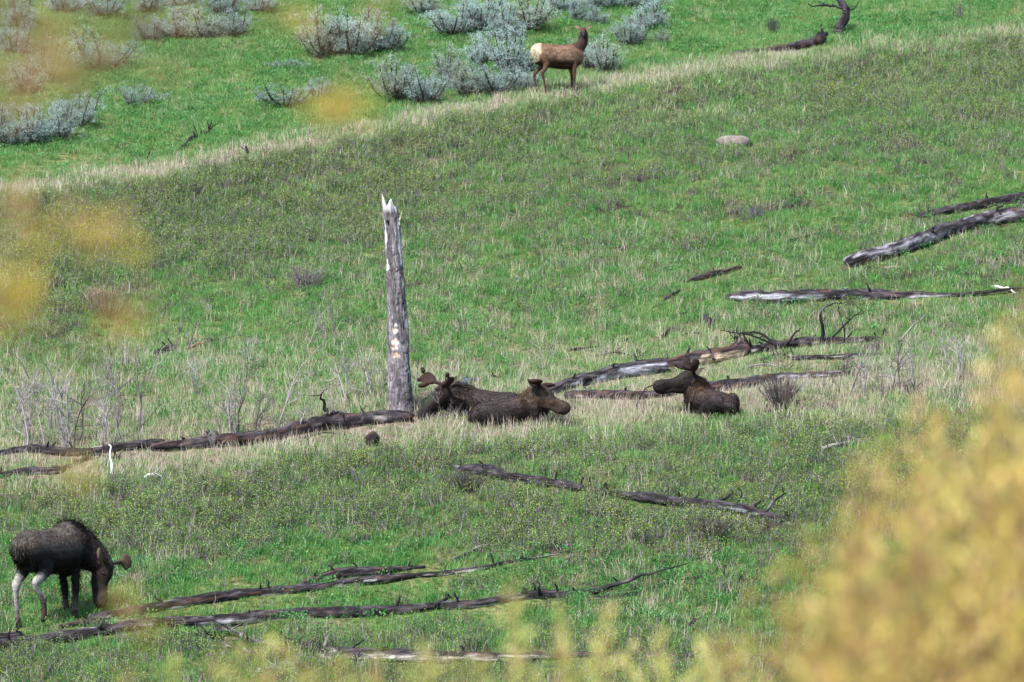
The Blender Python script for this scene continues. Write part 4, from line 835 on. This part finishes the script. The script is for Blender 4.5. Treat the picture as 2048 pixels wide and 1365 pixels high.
# ---- the standing dead trunk
def snag():
    p0 = gnd(801, 826); root = root_empty('dead_tree', p0); tag(root, 'tall standing dead trunk with split grey bark and broken top', 'dead tree')
    ax = [(801, 830, 24.5), (799, 780, 24), (797, 720, 22.5), (795, 640, 21), (791, 570, 18.5), (787, 500, 17), (783, 440, 16.5), (779, 418, 17)]
    k = ppm(p0.y); y = p0.y
    Q = np.array([(*(at(u, v, y)-p0), r/k) for u, v, r in ax]); Q = catmull(Q, 10)
    n = 64; m = 300; L = np.concatenate([[0], np.cumsum(np.linalg.norm(np.diff(Q[:, :3], axis=0), axis=1))]); s = np.linspace(0, L[-1], m)
    Q = np.column_stack([np.interp(s, L, Q[:, j]) for j in range(4)])
    TH_, S_ = np.meshgrid(np.arange(n)*2*math.pi/n, s); cx, sx = np.cos(TH_), np.sin(TH_); Rr = Q[:, 3][:, None]*np.ones_like(TH_)
    # bark plates: furrows run up the trunk, broken across
    wx = TH_*3.2 + .5*fbm(cx*2, sx*2, S_*2.2, 3, 3)
    fur = np.abs(fbm(cx*4.2, sx*4.2, S_*2.6, 61, 3)); fur2 = np.abs(fbm(cx*7, sx*7, S_*6, 67, 2))
    crack = np.clip(1-fur*9, 0, 1)*.8 + np.clip(1-fur2*6, 0, 1)*.5; crack = np.clip(crack, 0, 1)
    d = -.022*crack + .012*fbm(cx*3, sx*3, S_*4, 71, 3)
    # bare strips (theta measured so that -Y faces the camera: theta=-90 deg)
    fr = TH_*180/math.pi; hh = S_/s[-1]
    def strip(c0, wd, h0, h1, seed):
        dd = np.abs((fr-c0+180) % 360-180) + 26*fbm(0*TH_, S_*5, cx*0, seed, 2)
        return np.clip((wd-dd)/3, 0, 1)*np.clip((hh-h0)/.012, 0, 1)*np.clip((h1-hh)/.012, 0, 1)
    # theta 270 = camera side, 0 = right, 180 = left
    bare = np.maximum.reduce([strip(328, 12, .72, .97, 1), strip(215, 9, .62, .80, 2), strip(206, 8, .80, 1.1, 5), strip(300, 22, .985, 1.1, 3), strip(336, 8, .10, .70, 7)*(fbm(cx, sx, S_*4, 9, 2) > -.1), strip(262, 22, .27, .335, 4), strip(256, 15, .33, .42, 6), strip(240, 6, .25, .33, 8), strip(262, 6, .42, .55, 12)])
    d = d*(1-bare) - .012*bare
    hole = np.exp(-((((fr-238+180) % 360-180)/9)**2 + ((hh-.925)/.010)**2)); d = d - .09*np.clip(hole*1.5, 0, 1)
    top = np.clip((hh-.975)/.025, 0, 1)
    Rr = Rr + d; flare = 1 + .25*np.exp(-S_/.18)*(1+.6*vn(cx*2, sx*2)); Rr = Rr*flare
    # broken top: rises in tall splinters at the left and a rounded shoulder in the middle
    rise = np.maximum(.34*np.exp(-(((fr-205+180) % 360-180)/20)**2), .21*np.exp(-(((fr-283+180) % 360-180)/26)**2)) + .07*np.exp(-(((fr-345+180) % 360-180)/13)**2)
    rise = rise + .03*vn(TH_*6, 0*TH_)
    zoff = rise*top; shr = 1 - .10*top - np.clip(rise*top*1.1, 0, .35)
    X = Q[:, 0][:, None] + Rr*shr*cx; Y = Q[:, 1][:, None] + Rr*shr*sx; Z = Q[:, 2][:, None] + zoff
    X = X - .22*zoff*(fr > 180)*(fr < 240)
    g = np.clip(.5+fbm(cx*3, sx*3, S_*3, 81, 3)*1.3, 0, 1)[..., None]
    C = np.array((.09, .08, .09))*(1-g) + np.array((.26, .235, .25))*g
    C = C*(1-.9*crack[..., None]) + np.array((.025, .02, .025))*.9*crack[..., None]
    bw = np.where(((hh > .25) & (hh < .42))[..., None], np.array((.50, .33, .23)), np.array((.60, .59, .62))); rn = np.clip(fbm(cx*5, sx*5, S_*9, 91, 2)*3, 0, 1)[..., None]*((hh > .25) & (hh < .42))[..., None]
    bw = bw*(1-rn) + np.array((.60, .55, .54))*rn; b3 = bare[..., None]; C = C*(1-b3) + bw*b3
    h3 = np.clip(hole*2.5, 0, 1)[..., None]; C = C*(1-h3) + np.array((.01, .01, .012))*h3
    tp = (top*np.clip(fbm(cx*3, sx*3, S_*20, 17, 2)*3+.6, 0, 1))[..., None]; C = C*(1-tp) + np.array((.58, .56, .60))*tp
    V = np.stack([X, Y, Z], -1).reshape(-1, 3); U = np.stack([Rr*cx, Rr*sx, S_], -1).reshape(-1, 3)
    Fc = [(i*n+q, i*n+(q+1) % n, (i+1)*n+(q+1) % n, (i+1)*n+q) for i in range(m-1) for q in range(n)]
    V = np.vstack([V, [[Q[-1, 0], Q[-1, 1], Q[-1, 2]-.12]]]); C = np.vstack([C.reshape(-1, 3), [[.05, .04, .04]]]); U = np.vstack([U, [[0, 0, s[-1]]]]); ci = len(V)-1
    Fc += [(ci, (m-1)*n+q, (m-1)*n+(q+1) % n) for q in range(n)]
    link('trunk', mesh('snag_trunk', V, Fc, [M_BARK], True, C, U), root)
    for pts, r0 in (([(801, 500), (807, 492), (805, 480)], .012), ([(797, 452), (800, 440), (803, 425)], .02), ([(763, 560), (757, 556), (752, 560)], .012)):
        branch_mesh([at(u, v, y)-p0+Vector((0, -.05, 0)) for u, v in pts], r0, .005, int(pts[0][0]), .5, (.6, .5, .45), (.2, .15, .13)).build('splinter', M_TWIG, root)
    stick('bare_branch', 'thin grey twig standing against the foot of the tall trunk', [(828, 800), (832, 760), (837, 720)], .022, seed=70, twigs=2, up=1, pale=.3)
# ---- stones
def stone(label, u, v, sx, sy, sz, seed, col, name='stone'):
    r = random.Random(seed); bm_V = []; n, m = 16, 10; p0 = gnd(u, v); V = []; C = []
    for i in range(m+1):
        a = math.pi*i/m
        for q in range(n):
            b_ = 2*math.pi*q/n; x, y, z = math.sin(a)*math.cos(b_), math.sin(a)*math.sin(b_), math.cos(a); V.append([x, y, z])
    V = np.array(V); k = 1+.55*fbm(V[:, 0]*1.3+seed, V[:, 1]*1.3, V[:, 2]*1.3, seed, 3); V = V*k[:, None]; V = np.sign(V)*np.abs(V)**.85*np.array([sx, sy, sz])
    c = np.array(col)*(1+.3*fbm(V[:, 0]*9, V[:, 1]*9, V[:, 2]*9, seed+3, 3))[:, None]
    Fc = [(i*n+q, (i+1)*n+q, (i+1)*n+(q+1) % n, i*n+(q+1) % n) for i in range(m) for q in range(n)]
    o = link(name, mesh('stone', V, Fc, [M_STONE], True, c), None, p0+Vector((0, 0, sz*.25))); o.rotation_euler = (R(-10), 0, r.uniform(-.3, .3)); tag(o, label, 'rock', 'stones lying in the grass'); return o
def stones():
    stone('broad flat brownish rock in the grass at the upper right', 1468, 292, .46, .32, .20, 3, (.19, .16, .145))
    stone('small grey rock above and right of the broad flat one', 1567, 246, .13, .1, .09, 4, (.16, .16, .18))
    stone('tiny white stone beside the dry grass strip, upper right', 1441, 166, .07, .06, .06, 5, (.7, .7, .72))
    stone('pale stone in the grass above the thick grey trunk', 1842, 357, .16, .1, .07, 6, (.2, .19, .2))
    stone('small grey stone in the grass left of the tall trunk top', 690, 446, .14, .1, .08, 7, (.17, .18, .21))
    stone('flat pinkish slab in the grass under the thick grey trunk', 1785, 540, .27, .14, .07, 8, (.26, .19, .17))
    stone('grey stone in the shrubby grass at the left', 374, 496, .13, .1, .07, 9, (.14, .15, .18))

# ------------------------------------------------------------------ sagebrush
ORD = ['first', 'second', 'third', 'fourth', 'fifth', 'sixth', 'seventh', 'eighth', 'ninth', 'tenth', 'eleventh', 'twelfth', 'thirteenth', 'fourteenth', 'fifteenth', 'sixteenth']
def sage_proto(seed, spread=1.0, dead=.0):
    r = random.Random(seed); st = MB(); lf = MB(); nst = 13
    hue = r.uniform(-.03, .03)
    for i in range(nst):
        a = 2*math.pi*i/nst + r.uniform(-.3, .3); out = r.uniform(.10, .50)*spread; h = r.uniform(.45, 1.0)*(1.05-.55*out)
        tip = Vector((math.cos(a)*out, math.sin(a)*out, h)); mid = Vector((math.cos(a)*out*.55, math.sin(a)*out*.55, h*.32)) + Vector((r.gauss(0, .03), r.gauss(0, .03), 0))
        P = catmull([(r.gauss(0, .02), r.gauss(0, .02), -.03), tuple(mid), tuple(tip)], 4); st.tube(P, [.022*(1-.7*k/8) for k in range(9)], 5, (.055, .040, .040))
        for j in range(13):
            q = r.uniform(.35, 1); k = int(q*8); p = Vector(P[min(k, 8)]); d = Vector((r.gauss(0, .10), r.gauss(0, .10), r.uniform(.0, .14)))*(1.15-.2*q); e = p+d
            st.tube([p, p+d*.5+Vector((0, 0, -.01)), e], [.007, .005, .003], 3, (.07, .055, .052), False)
            if r.random() < dead: continue
            sh = r.uniform(.75, 1.2)*(.75+.35*q)
            for m in range(44):
                t = r.random(); o = Vector((r.gauss(0, .03), r.gauss(0, .03), -.05 + t*.13)); dd = Vector((o.x*9, o.y*9, 1+r.random()))
                s2 = sh*r.uniform(.7, 1.25); c = (.30*s2+hue*.5, .375*s2, (.325-hue)*s2)
                leafquad(lf, e+o, r.uniform(.022, .042), .010, r, 0, c, dd + Vector((r.gauss(0, .5), r.gauss(0, .5), 0)))
    return st.mesh('sage_stems', M_TWIG), lf.mesh('sage_foliage', M_SAGE, False)
SAGES = {
 'left of the elk': [(790, 203, 105, 78), (850, 208, 95, 68), (893, 168, 62, 68), (935, 195, 90, 62), (990, 193, 110, 64), (962, 130, 72, 58), (1022, 152, 120, 82), (1052, 184, 60, 50)],
 'behind the elk neck': [(1178, 140, 60, 60), (1212, 148, 80, 66)],
 'above the elk': [(848, 34, 80, 52), (905, 72, 110, 62), (962, 62, 95, 76), (1010, 78, 90, 60), (1062, 62, 110, 66), (1120, 28, 85, 50), (1158, 44, 55, 36), (1192, 52, 50, 36), (1205, 22, 115, 55), (1262, 92, 75, 56), (1300, 62, 95, 54), (1322, 92, 36, 30), (1268, 18, 70, 45)],
 'of the wide clump further left': [(648, 116, 105, 86), (704, 118, 130, 100), (768, 108, 90, 70)],
 'in the upper left corner': [(40, 60, 80, 60), (28, 110, 80, 66), (95, 165, 105, 78), (55, 190, 80, 60), (215, 36, 90, 56), (130, 30, 90, 55), (300, 86, 70, 52), (350, 80, 90, 58), (410, 84, 95, 56), (468, 74, 80, 54), (440, 34, 90, 66), (200, 142, 140, 70), (365, 20, 90, 50), (520, 26, 70, 36), (300, 30, 90, 50)],
 'in the low left edge clump': [(160, 256, 90, 70), (120, 282, 95, 72), (62, 292, 100, 70), (10, 296, 90, 80)],
 'of the sparse lone plants': [(270, 214, 56, 48), (322, 208, 36, 24), (572, 214, 100, 42), (640, 200, 44, 46), (562, 142, 46, 24), (598, 140, 34, 20)]}
def sages():
    protos = [sage_proto(200), sage_proto(201, 1.1), sage_proto(202, .9, .1), sage_proto(203, 1.2, .45)]; r = random.Random(5); n = 0
    for place, lst in SAGES.items():
        srt = sorted(lst)
        for (u, v, w_, h) in lst:
            p = gnd(u, v); k = ppm(p.y); sparse = 'sparse' in place; q = 3 if sparse else r.randrange(3)
            o = root_empty('sagebrush', p, r.uniform(0, 6.28)); s = 1.05*w_/k
            o.scale = (s*1.15, s*1.15, 1.28*h/k)
            size = 'small' if w_ < 60 else ('broad' if w_ > 104 else 'medium')
            tag(o, '%s silver green sagebrush, %s from the left %s' % (size, ORD[srt.index((u, v, w_, h))], place), 'sagebrush', 'silvery sagebrush bushes on the upper slope')
            link('stems', protos[q][0], o); link('foliage', protos[q][1], o); n += 1
# ------------------------------------------------------------------ leafless saplings and twig bushes
def twig_tree(seed, h=1.0, r0=.014, nst=2, spread=.12, depth=3, base=(.26, .23, .235), crook=.07, kids=3):
    r = random.Random(seed); mb = MB()
    def br(p, d, l, rad, lev):
        P = [p]; q = p; dd = d.copy(); n = 4
        for i in range(n):
            dd = (dd + Vector((r.gauss(0, crook*2), r.gauss(0, crook*2), r.gauss(0, crook)+.03))).normalized(); q = q + dd*(l/n); P.append(q)
        c = r.uniform(.6, 1.35); mb.tube(P, [rad*(1-.62*i/n) for i in range(n+1)], 5 if lev == 0 else 3, tuple(x*c for x in base), False)
        if lev < depth:
            for j in range(kids + (2 if lev == 0 else 0)):
                i = r.choice([1, 2, 2, 3, 3, 4]); s = P[i]; e = (dd + Vector((r.gauss(0, .75), r.gauss(0, .75), r.gauss(.05, .35)))).normalized(); br(s, e, l*r.uniform(.28, .5), rad*.5, lev+1)
    for i in range(nst):
        a = r.uniform(0, 6.28); br(Vector((r.gauss(0, spread*.6), r.gauss(0, spread*.6), -.05)), Vector((math.cos(a)*spread*1.5, math.sin(a)*spread*1.5, 1)).normalized(), h*r.uniform(.75, 1), r0, 0)
    return mb.mesh('sapling_stems', M_TWIG)
SAPS = {
 'in the left edge thicket': [(18, 884, 130), (60, 900, 160), (92, 902, 200), (122, 896, 180), (140, 906, 90), (164, 884, 150), (40, 860, 110), (105, 862, 120)],
 'above the left logs': [(186, 868, 150), (210, 896, 120), (226, 872, 150), (244, 896, 110), (258, 884, 190), (292, 882, 80), (216, 800, 110)],
 'along the left log': [(408, 892, 64), (430, 900, 50), (446, 866, 90), (470, 882, 140), (492, 884, 150), (520, 872, 90), (546, 880, 190), (556, 852, 80), (600, 868, 70)],
 'on the slope left of the trunk': [(70, 655, 60), (112, 624, 50), (248, 742, 90), (365, 714, 110), (612, 706, 100), (660, 690, 110), (300, 760, 80), (500, 740, 80), (395, 790, 90)],
 'at the tall trunk foot': [(688, 806, 110), (716, 806, 140), (738, 800, 110), (762, 792, 80), (672, 840, 60)],
 'around the two left moose': [(884, 850, 70), (902, 850, 50), (1042, 764, 70), (1072, 746, 70), (1090, 756, 96), (1112, 746, 66), (1150, 830, 50), (940, 852, 40), (985, 856, 34)],
 'around the right twiggy bush': [(1652, 806, 80), (1690, 796, 110), (1718, 790, 100), (1742, 742, 66), (1762, 800, 70), (1786, 790, 100), (1802, 792, 120), (1826, 770, 80), (1846, 752, 96), (1890, 732, 70), (1920, 764, 100), (1960, 742, 90), (1998, 760, 90), (1606, 792, 50), (1560, 740, 44)]}
def saplings():
    protos = [twig_tree(300+k, 1.0, .012+.002*(k % 3), 1+k % 3, .10, 3, kids=4, base=[(.25, .22, .225), (.15, .125, .13), (.32, .29, .29)][k % 3]) for k in range(7)]
    r = random.Random(9)
    for place, lst in SAPS.items():
        srt = sorted(lst)
        for s_ in lst:
            u, v, h = s_; p = gnd(u, v); o = link('bare_sapling', protos[r.randrange(7)], None, p); k = h/ppm(p.y)
            o.scale = (max(k, .55)*.95, max(k, .55)*.95, k*.95); o.rotation_euler = (r.gauss(0, .08), r.gauss(0, .08), r.uniform(0, 6.28))
            size = 'tall' if h >= 130 else ('low' if h < 75 else 'waist high')
            tag(o, '%s leafless grey sapling, %s from the left %s' % (size, ORD[srt.index(s_)], place), 'sapling', 'leafless saplings along the fallen logs')
def twig_bush(label, u, v, w_, h, seed, n=70, base=(.10, .075, .08), leaves=0):
    r = random.Random(seed); p = gnd(u, v); k = ppm(p.y); mb = MB(); W = w_/k/2; H = h/k; o = root_empty('twiggy_bush', p); tag(o, label, 'bush')
    for i in range(n):
        a = r.uniform(0, 6.28); q = r.random()**.6; b = Vector((math.cos(a)*W*.35*q, math.sin(a)*W*.35*q, -.03)); t = Vector((math.cos(a)*W*q*1.05, math.sin(a)*W*q*1.05, H*(1.05-.35*q*q)*r.uniform(.7, 1.05)))
        c = r.uniform(.5, 1.6); m_ = b.lerp(t, .5)+Vector((r.gauss(0, .03), r.gauss(0, .03), .03)); mb.tube([b, m_, t], [.008, .006, .003], 3, tuple(x*c for x in base), False)
        for j in range(2):
            s = b.lerp(t, r.uniform(.4, .9)); mb.tube([s, s+Vector((r.gauss(0, .08), r.gauss(0, .08), r.uniform(.04, .16)))], [.004, .002], 3, tuple(x*c for x in base), False)
    mb.build('stems', M_TWIG, o)
    if leaves:
        lf = MB()
        for i in range(leaves):
            a = r.uniform(0, 6.28); q = r.random()**.5; c = r.uniform(.7, 1.3)
            leafquad(lf, (math.cos(a)*W*q, math.sin(a)*W*q, H*r.uniform(.2, 1)*(1-.3*q)), .03, .02, r, .4, (.16*c, .2*c, .05*c))
        lf.build('foliage', M_SAGE, o, False)
def bushes():
    twig_bush('round dark twiggy bush right of the right hand moose', 1560, 816, 92, 68, 1, 110)
    twig_bush('grey purple twiggy bush in the grass left of the tall trunk', 612, 580, 90, 52, 2, 60, (.13, .10, .12), 60)
    twig_bush('dark twig clump at the far left slope', 215, 640, 120, 70, 3, 80, (.09, .07, .08), 80)
    twig_bush('straw coloured twig bush at the left above the yellow blur', 190, 610, 60, 40, 4, 50, (.35, .25, .2))
    twig_bush('small dark twig clump near the top, left of the charred log', 1546, 66, 34, 30, 5, 36, (.06, .05, .06))
    twig_bush('thin dead weed clump near the top right corner', 1915, 44, 34, 44, 6, 26, (.13, .10, .09))
    twig_bush('small grey twig clump right of the tall trunk, mid slope', 1512, 440, 50, 30, 7, 46, (.13, .11, .13), 30)
    twig_bush('dark brushy clump at the foot of the clawed trunk', 1420, 1080, 120, 46, 8, 90, (.07, .055, .06), 120)
    twig_bush('dark brushy clump under the left end of the half sunk log', 930, 984, 110, 44, 9, 90, (.07, .06, .06), 160)
    twig_bush('dark twig clump right of the grazing moose, upper slope', 460, 1060, 80, 36, 10, 60, (.06, .05, .05), 60)
# ------------------------------------------------------------------ willows close to the camera, out of focus
YEL = [(.66, .50, .11), (.82, .64, .22), (.48, .34, .08), (.50, .46, .14)]; ORG = [(.42, .25, .10), (.50, .33, .14), (.26, .15, .08)]
def willow(name, label, tips, y0, y1, seed, ll=.05, lw=.013, per=70, run=.9, pal=YEL, pal2=ORG, p2=.25, base_u=None, side=.05, rad=.004, grow=None, cat='willow', conv=.55):
    r = random.Random(seed); T = []
    for u, v in tips: T.append(at(u, v, r.uniform(y0, y1)))
    bx = sum(t.x for t in T)/len(T) if base_u is None else base_u; by = (y0+y1)/2; b0 = Vector((bx, by, tz(bx, by))); o = root_empty(name, b0); tag(o, label, cat, 'yellow leaved willows close to the camera')
    st = MB(); lf = MB()
    for t in T:
        q = r.random()**.5*(.25 if conv < .9 else .04); a = r.uniform(0, 6.28); g = Vector((bx + (t.x-bx)*conv + math.cos(a)*q, by + (t.y-by)*(conv+.05) + math.sin(a)*q, 0)); g.z = tz(g.x, g.y) - .05
        m1 = g.lerp(t, .35) + Vector(((t.x-g.x)*-.12, 0, (t.z-g.z)*.06)); m2 = g.lerp(t, .72) + Vector((r.gauss(0, .03 if conv < .9 else .012), r.gauss(0, .03), .03))
        P = [Vector(p) for p in catmull([tuple(g), tuple(m1), tuple(m2), tuple(t)], 5)]; n = len(P); st.tube([p-b0 for p in P], [rad*2.2*(1-.85*i/(n-1)) for i in range(n)], 5, (.20, .12, .05))
        L = [0]
        for i in range(1, n): L.append(L[-1]+(P[i]-P[i-1]).length)
        for j in range(per):
            d = L[-1] - run*(j/per)**1.1 - r.uniform(0, .01)
            if d < 0: break
            i = 1
            while i < n-1 and L[i] < d: i += 1
            f = (d-L[i-1])/max(1e-6, L[i]-L[i-1]); p = P[i-1].lerp(P[i], min(1, max(0, f))); ax = (P[i]-P[i-1]).normalized()
            off = Vector((r.gauss(0, 1), r.gauss(0, 1), r.gauss(0, .5)))*side*r.random()*(1 if d < L[-1]-.04 else .3); dv = ax*.8 + off.normalized()*.7 if off.length > 0 else ax
            c = r.choice(pal2 if r.random() < p2 else pal); k = r.uniform(.75, 1.2); leafquad(lf, p+off-b0, ll*r.uniform(.7, 1.25), lw*r.uniform(.8, 1.3), r, 0, tuple(x*k for x in c), dv)
    st.build('stems', M_TWIG, o); lf.build('foliage', M_WILLOW, o, False); return o
def inpoly(x, y, P):
    c = False; j = len(P)-1
    for i in range(len(P)):
        if (P[i][1] > y) != (P[j][1] > y) and x < (P[j][0]-P[i][0])*(y-P[i][1])/(P[j][1]-P[i][1])+P[i][0]: c = not c
        j = i
    return c
def polytips(P, n, seed):
    r = random.Random(seed); xs = [p[0] for p in P]; ys = [p[1] for p in P]; out = []
    while len(out) < n:
        x, y = r.uniform(min(xs), max(xs)), r.uniform(min(ys), max(ys))
        if inpoly(x, y, P): out.append((x, y))
    return out
def willows():
    willow('willow_shrub', 'big blurred yellow willow filling the lower right corner', polytips([(1640, 1120), (1740, 1010), (1800, 900), (1900, 860), (2200, 850), (2300, 1400), (1560, 1400), (1600, 1260)], 105, 1), 7.0, 8.6, 1, ll=.046, lw=.011, per=64, run=.75, side=.055, p2=.30, rad=.005)
    willow('willow_shrub', 'thinner blurred yellow willow rising along the right edge', polytips([(1960, 560), (2040, 540), (2200, 560), (2240, 900), (1880, 960), (1800, 880), (1890, 760), (1940, 680)], 40, 2), 7.6, 9.4, 2, ll=.038, lw=.010, per=60, run=.5, side=.045, p2=.35)
    willow('willow_shrub', 'loose outer shoots at the left side of the big yellow willow', [(1720, 900), (1760, 960), (1700, 1000), (1610, 1060), (1560, 1130), (1640, 1150), (1570, 1230), (1500, 1180), (1460, 1290), (1530, 1300), (1600, 1330), (1660, 1060), (1740, 930), (1830, 800), (1860, 860), (1780, 880)], 7.6, 9.2, 3, ll=.036, lw=.009, per=60, run=.55, side=.03, p2=.4)
    willow('willow_shoots', 'single tall blurred yellow shoots along the bottom edge', [(u, v+30) for u, v in [(1024, 1130), (1034, 1200), (1118, 1200), (1128, 1260), (1206, 1190), (1196, 1270), (1262, 1270), (1320, 1240), (1336, 1300), (1412, 1240), (1420, 1290), (1440, 1270), (1490, 1260), (960, 1290), (1070, 1310), (1160, 1310), (1290, 1320), (1380, 1330)]], 9.6, 11.6, 4, ll=.045, lw=.009, per=48, run=.36, side=.009, p2=.12, conv=1.0, pal=[(.66, .58, .16), (.52, .52, .15), (.74, .66, .26)])
    willow('willow_shoots', 'low blurred yellowish shoots at the bottom left of centre', [(420, 1320), (470, 1300), (520, 1310), (560, 1290), (600, 1320), (680, 1330), (760, 1320), (850, 1310), (880, 1340), (340, 1340), (500, 1340), (640, 1345), (250, 1345), (800, 1350), (720, 1350), (920, 1340)], 8.4, 10.4, 5, ll=.05, lw=.011, per=30, run=.3, side=.012, p2=.2, conv=1.0, pal=[(.60, .52, .14), (.5, .48, .14)])
    # a willow just left of the picture reaches thin twigs with small leaf bunches into view
    def bunch(name, label, spots, seed, base_u, pal, p2, y0=4.3, y1=4.9):
        r = random.Random(seed); b0 = Vector((base_u, (y0+y1)/2, 0)); b0.z = tz(b0.x, b0.y); o = root_empty(name, b0); tag(o, label, 'willow', 'yellow leaved willows close to the camera'); st = MB(); lf = MB()
        for u, v, rx, ry, n in spots:
            y = r.uniform(y0, y1); c = at(u, v, y); k = ppm(y); g = b0 + Vector((r.gauss(0, .03), r.gauss(0, .03), -.05)); ax_ = -.62
            mid = [Vector((c.x, c.y, -.62))] if v > 1100 else ([Vector((ax_-.1, c.y, .3)), Vector((ax_*.6+c.x*.4, c.y, .66)), Vector((c.x-.05, c.y, .58))] if v < 300 and u > 400 else [Vector((ax_-.08, c.y, c.z-.2)), Vector((ax_, c.y, c.z-.02))])
            P = catmull([tuple(g-b0)] + [tuple(q-b0) for q in mid] + [tuple(c-b0)], 6); m = len(P)-1; st.tube(P, [.0035*(1-.8*i/m) for i in range(m+1)], 5, (.2, .12, .06))
            for j in range(n):
                p = c + Vector((r.gauss(0, .5)*rx/k, r.gauss(0, .03), r.gauss(0, .5)*ry/k)) - b0; cc = r.choice(ORG if r.random() < p2 else pal); kk = r.uniform(.8, 1.2)
                leafquad(lf, p, r.uniform(.03, .045), .014, r, .3, tuple(x*kk for x in cc))
        st.build('stems', M_TWIG, o); lf.build('foliage', M_WILLOW, o, False)
    bunch('willow_branches', 'blurred golden leaf bunches hanging in front at the left', [(178, 474, 70, 18, 20), (28, 592, 42, 28, 15), (256, 626, 32, 22, 10), (6, 420, 30, 26, 7), (690, 215, 60, 26, 20), (160, 975, 36, 36, 4), (272, 1240, 14, 50, 4), (560, 40, 60, 40, 3), (760, 20, 30, 40, 6)], 31, -.75, [(.52, .36, .04), (.44, .32, .05)], .3)
    bunch('willow_branches', 'blurred orange brown leaf bunches in the upper left corner', [(100, 60, 80, 60, 16), (130, 170, 40, 60, 14), (60, 190, 60, 40, 12), (40, 650, 50, 40, 7), (120, 700, 50, 30, 3), (20, 500, 30, 40, 6), (90, 110, 70, 70, 10), (240, 40, 60, 30, 7), (210, 130, 40, 40, 7), (20, 60, 40, 60, 7), (300, 60, 60, 40, 5), (430, 90, 70, 30, 4), (300, 150, 70, 60, 5), (100, 130, 40, 30, 6)], 32, -.80, [(.36, .30, .08), (.30, .28, .10)], .6)
grazing_moose(); resting(); elk()
timber(); litter(); snag(); stones()
sages(); saplings(); bushes()
cover()
willows()
bpy.data.collections.remove(PROT)
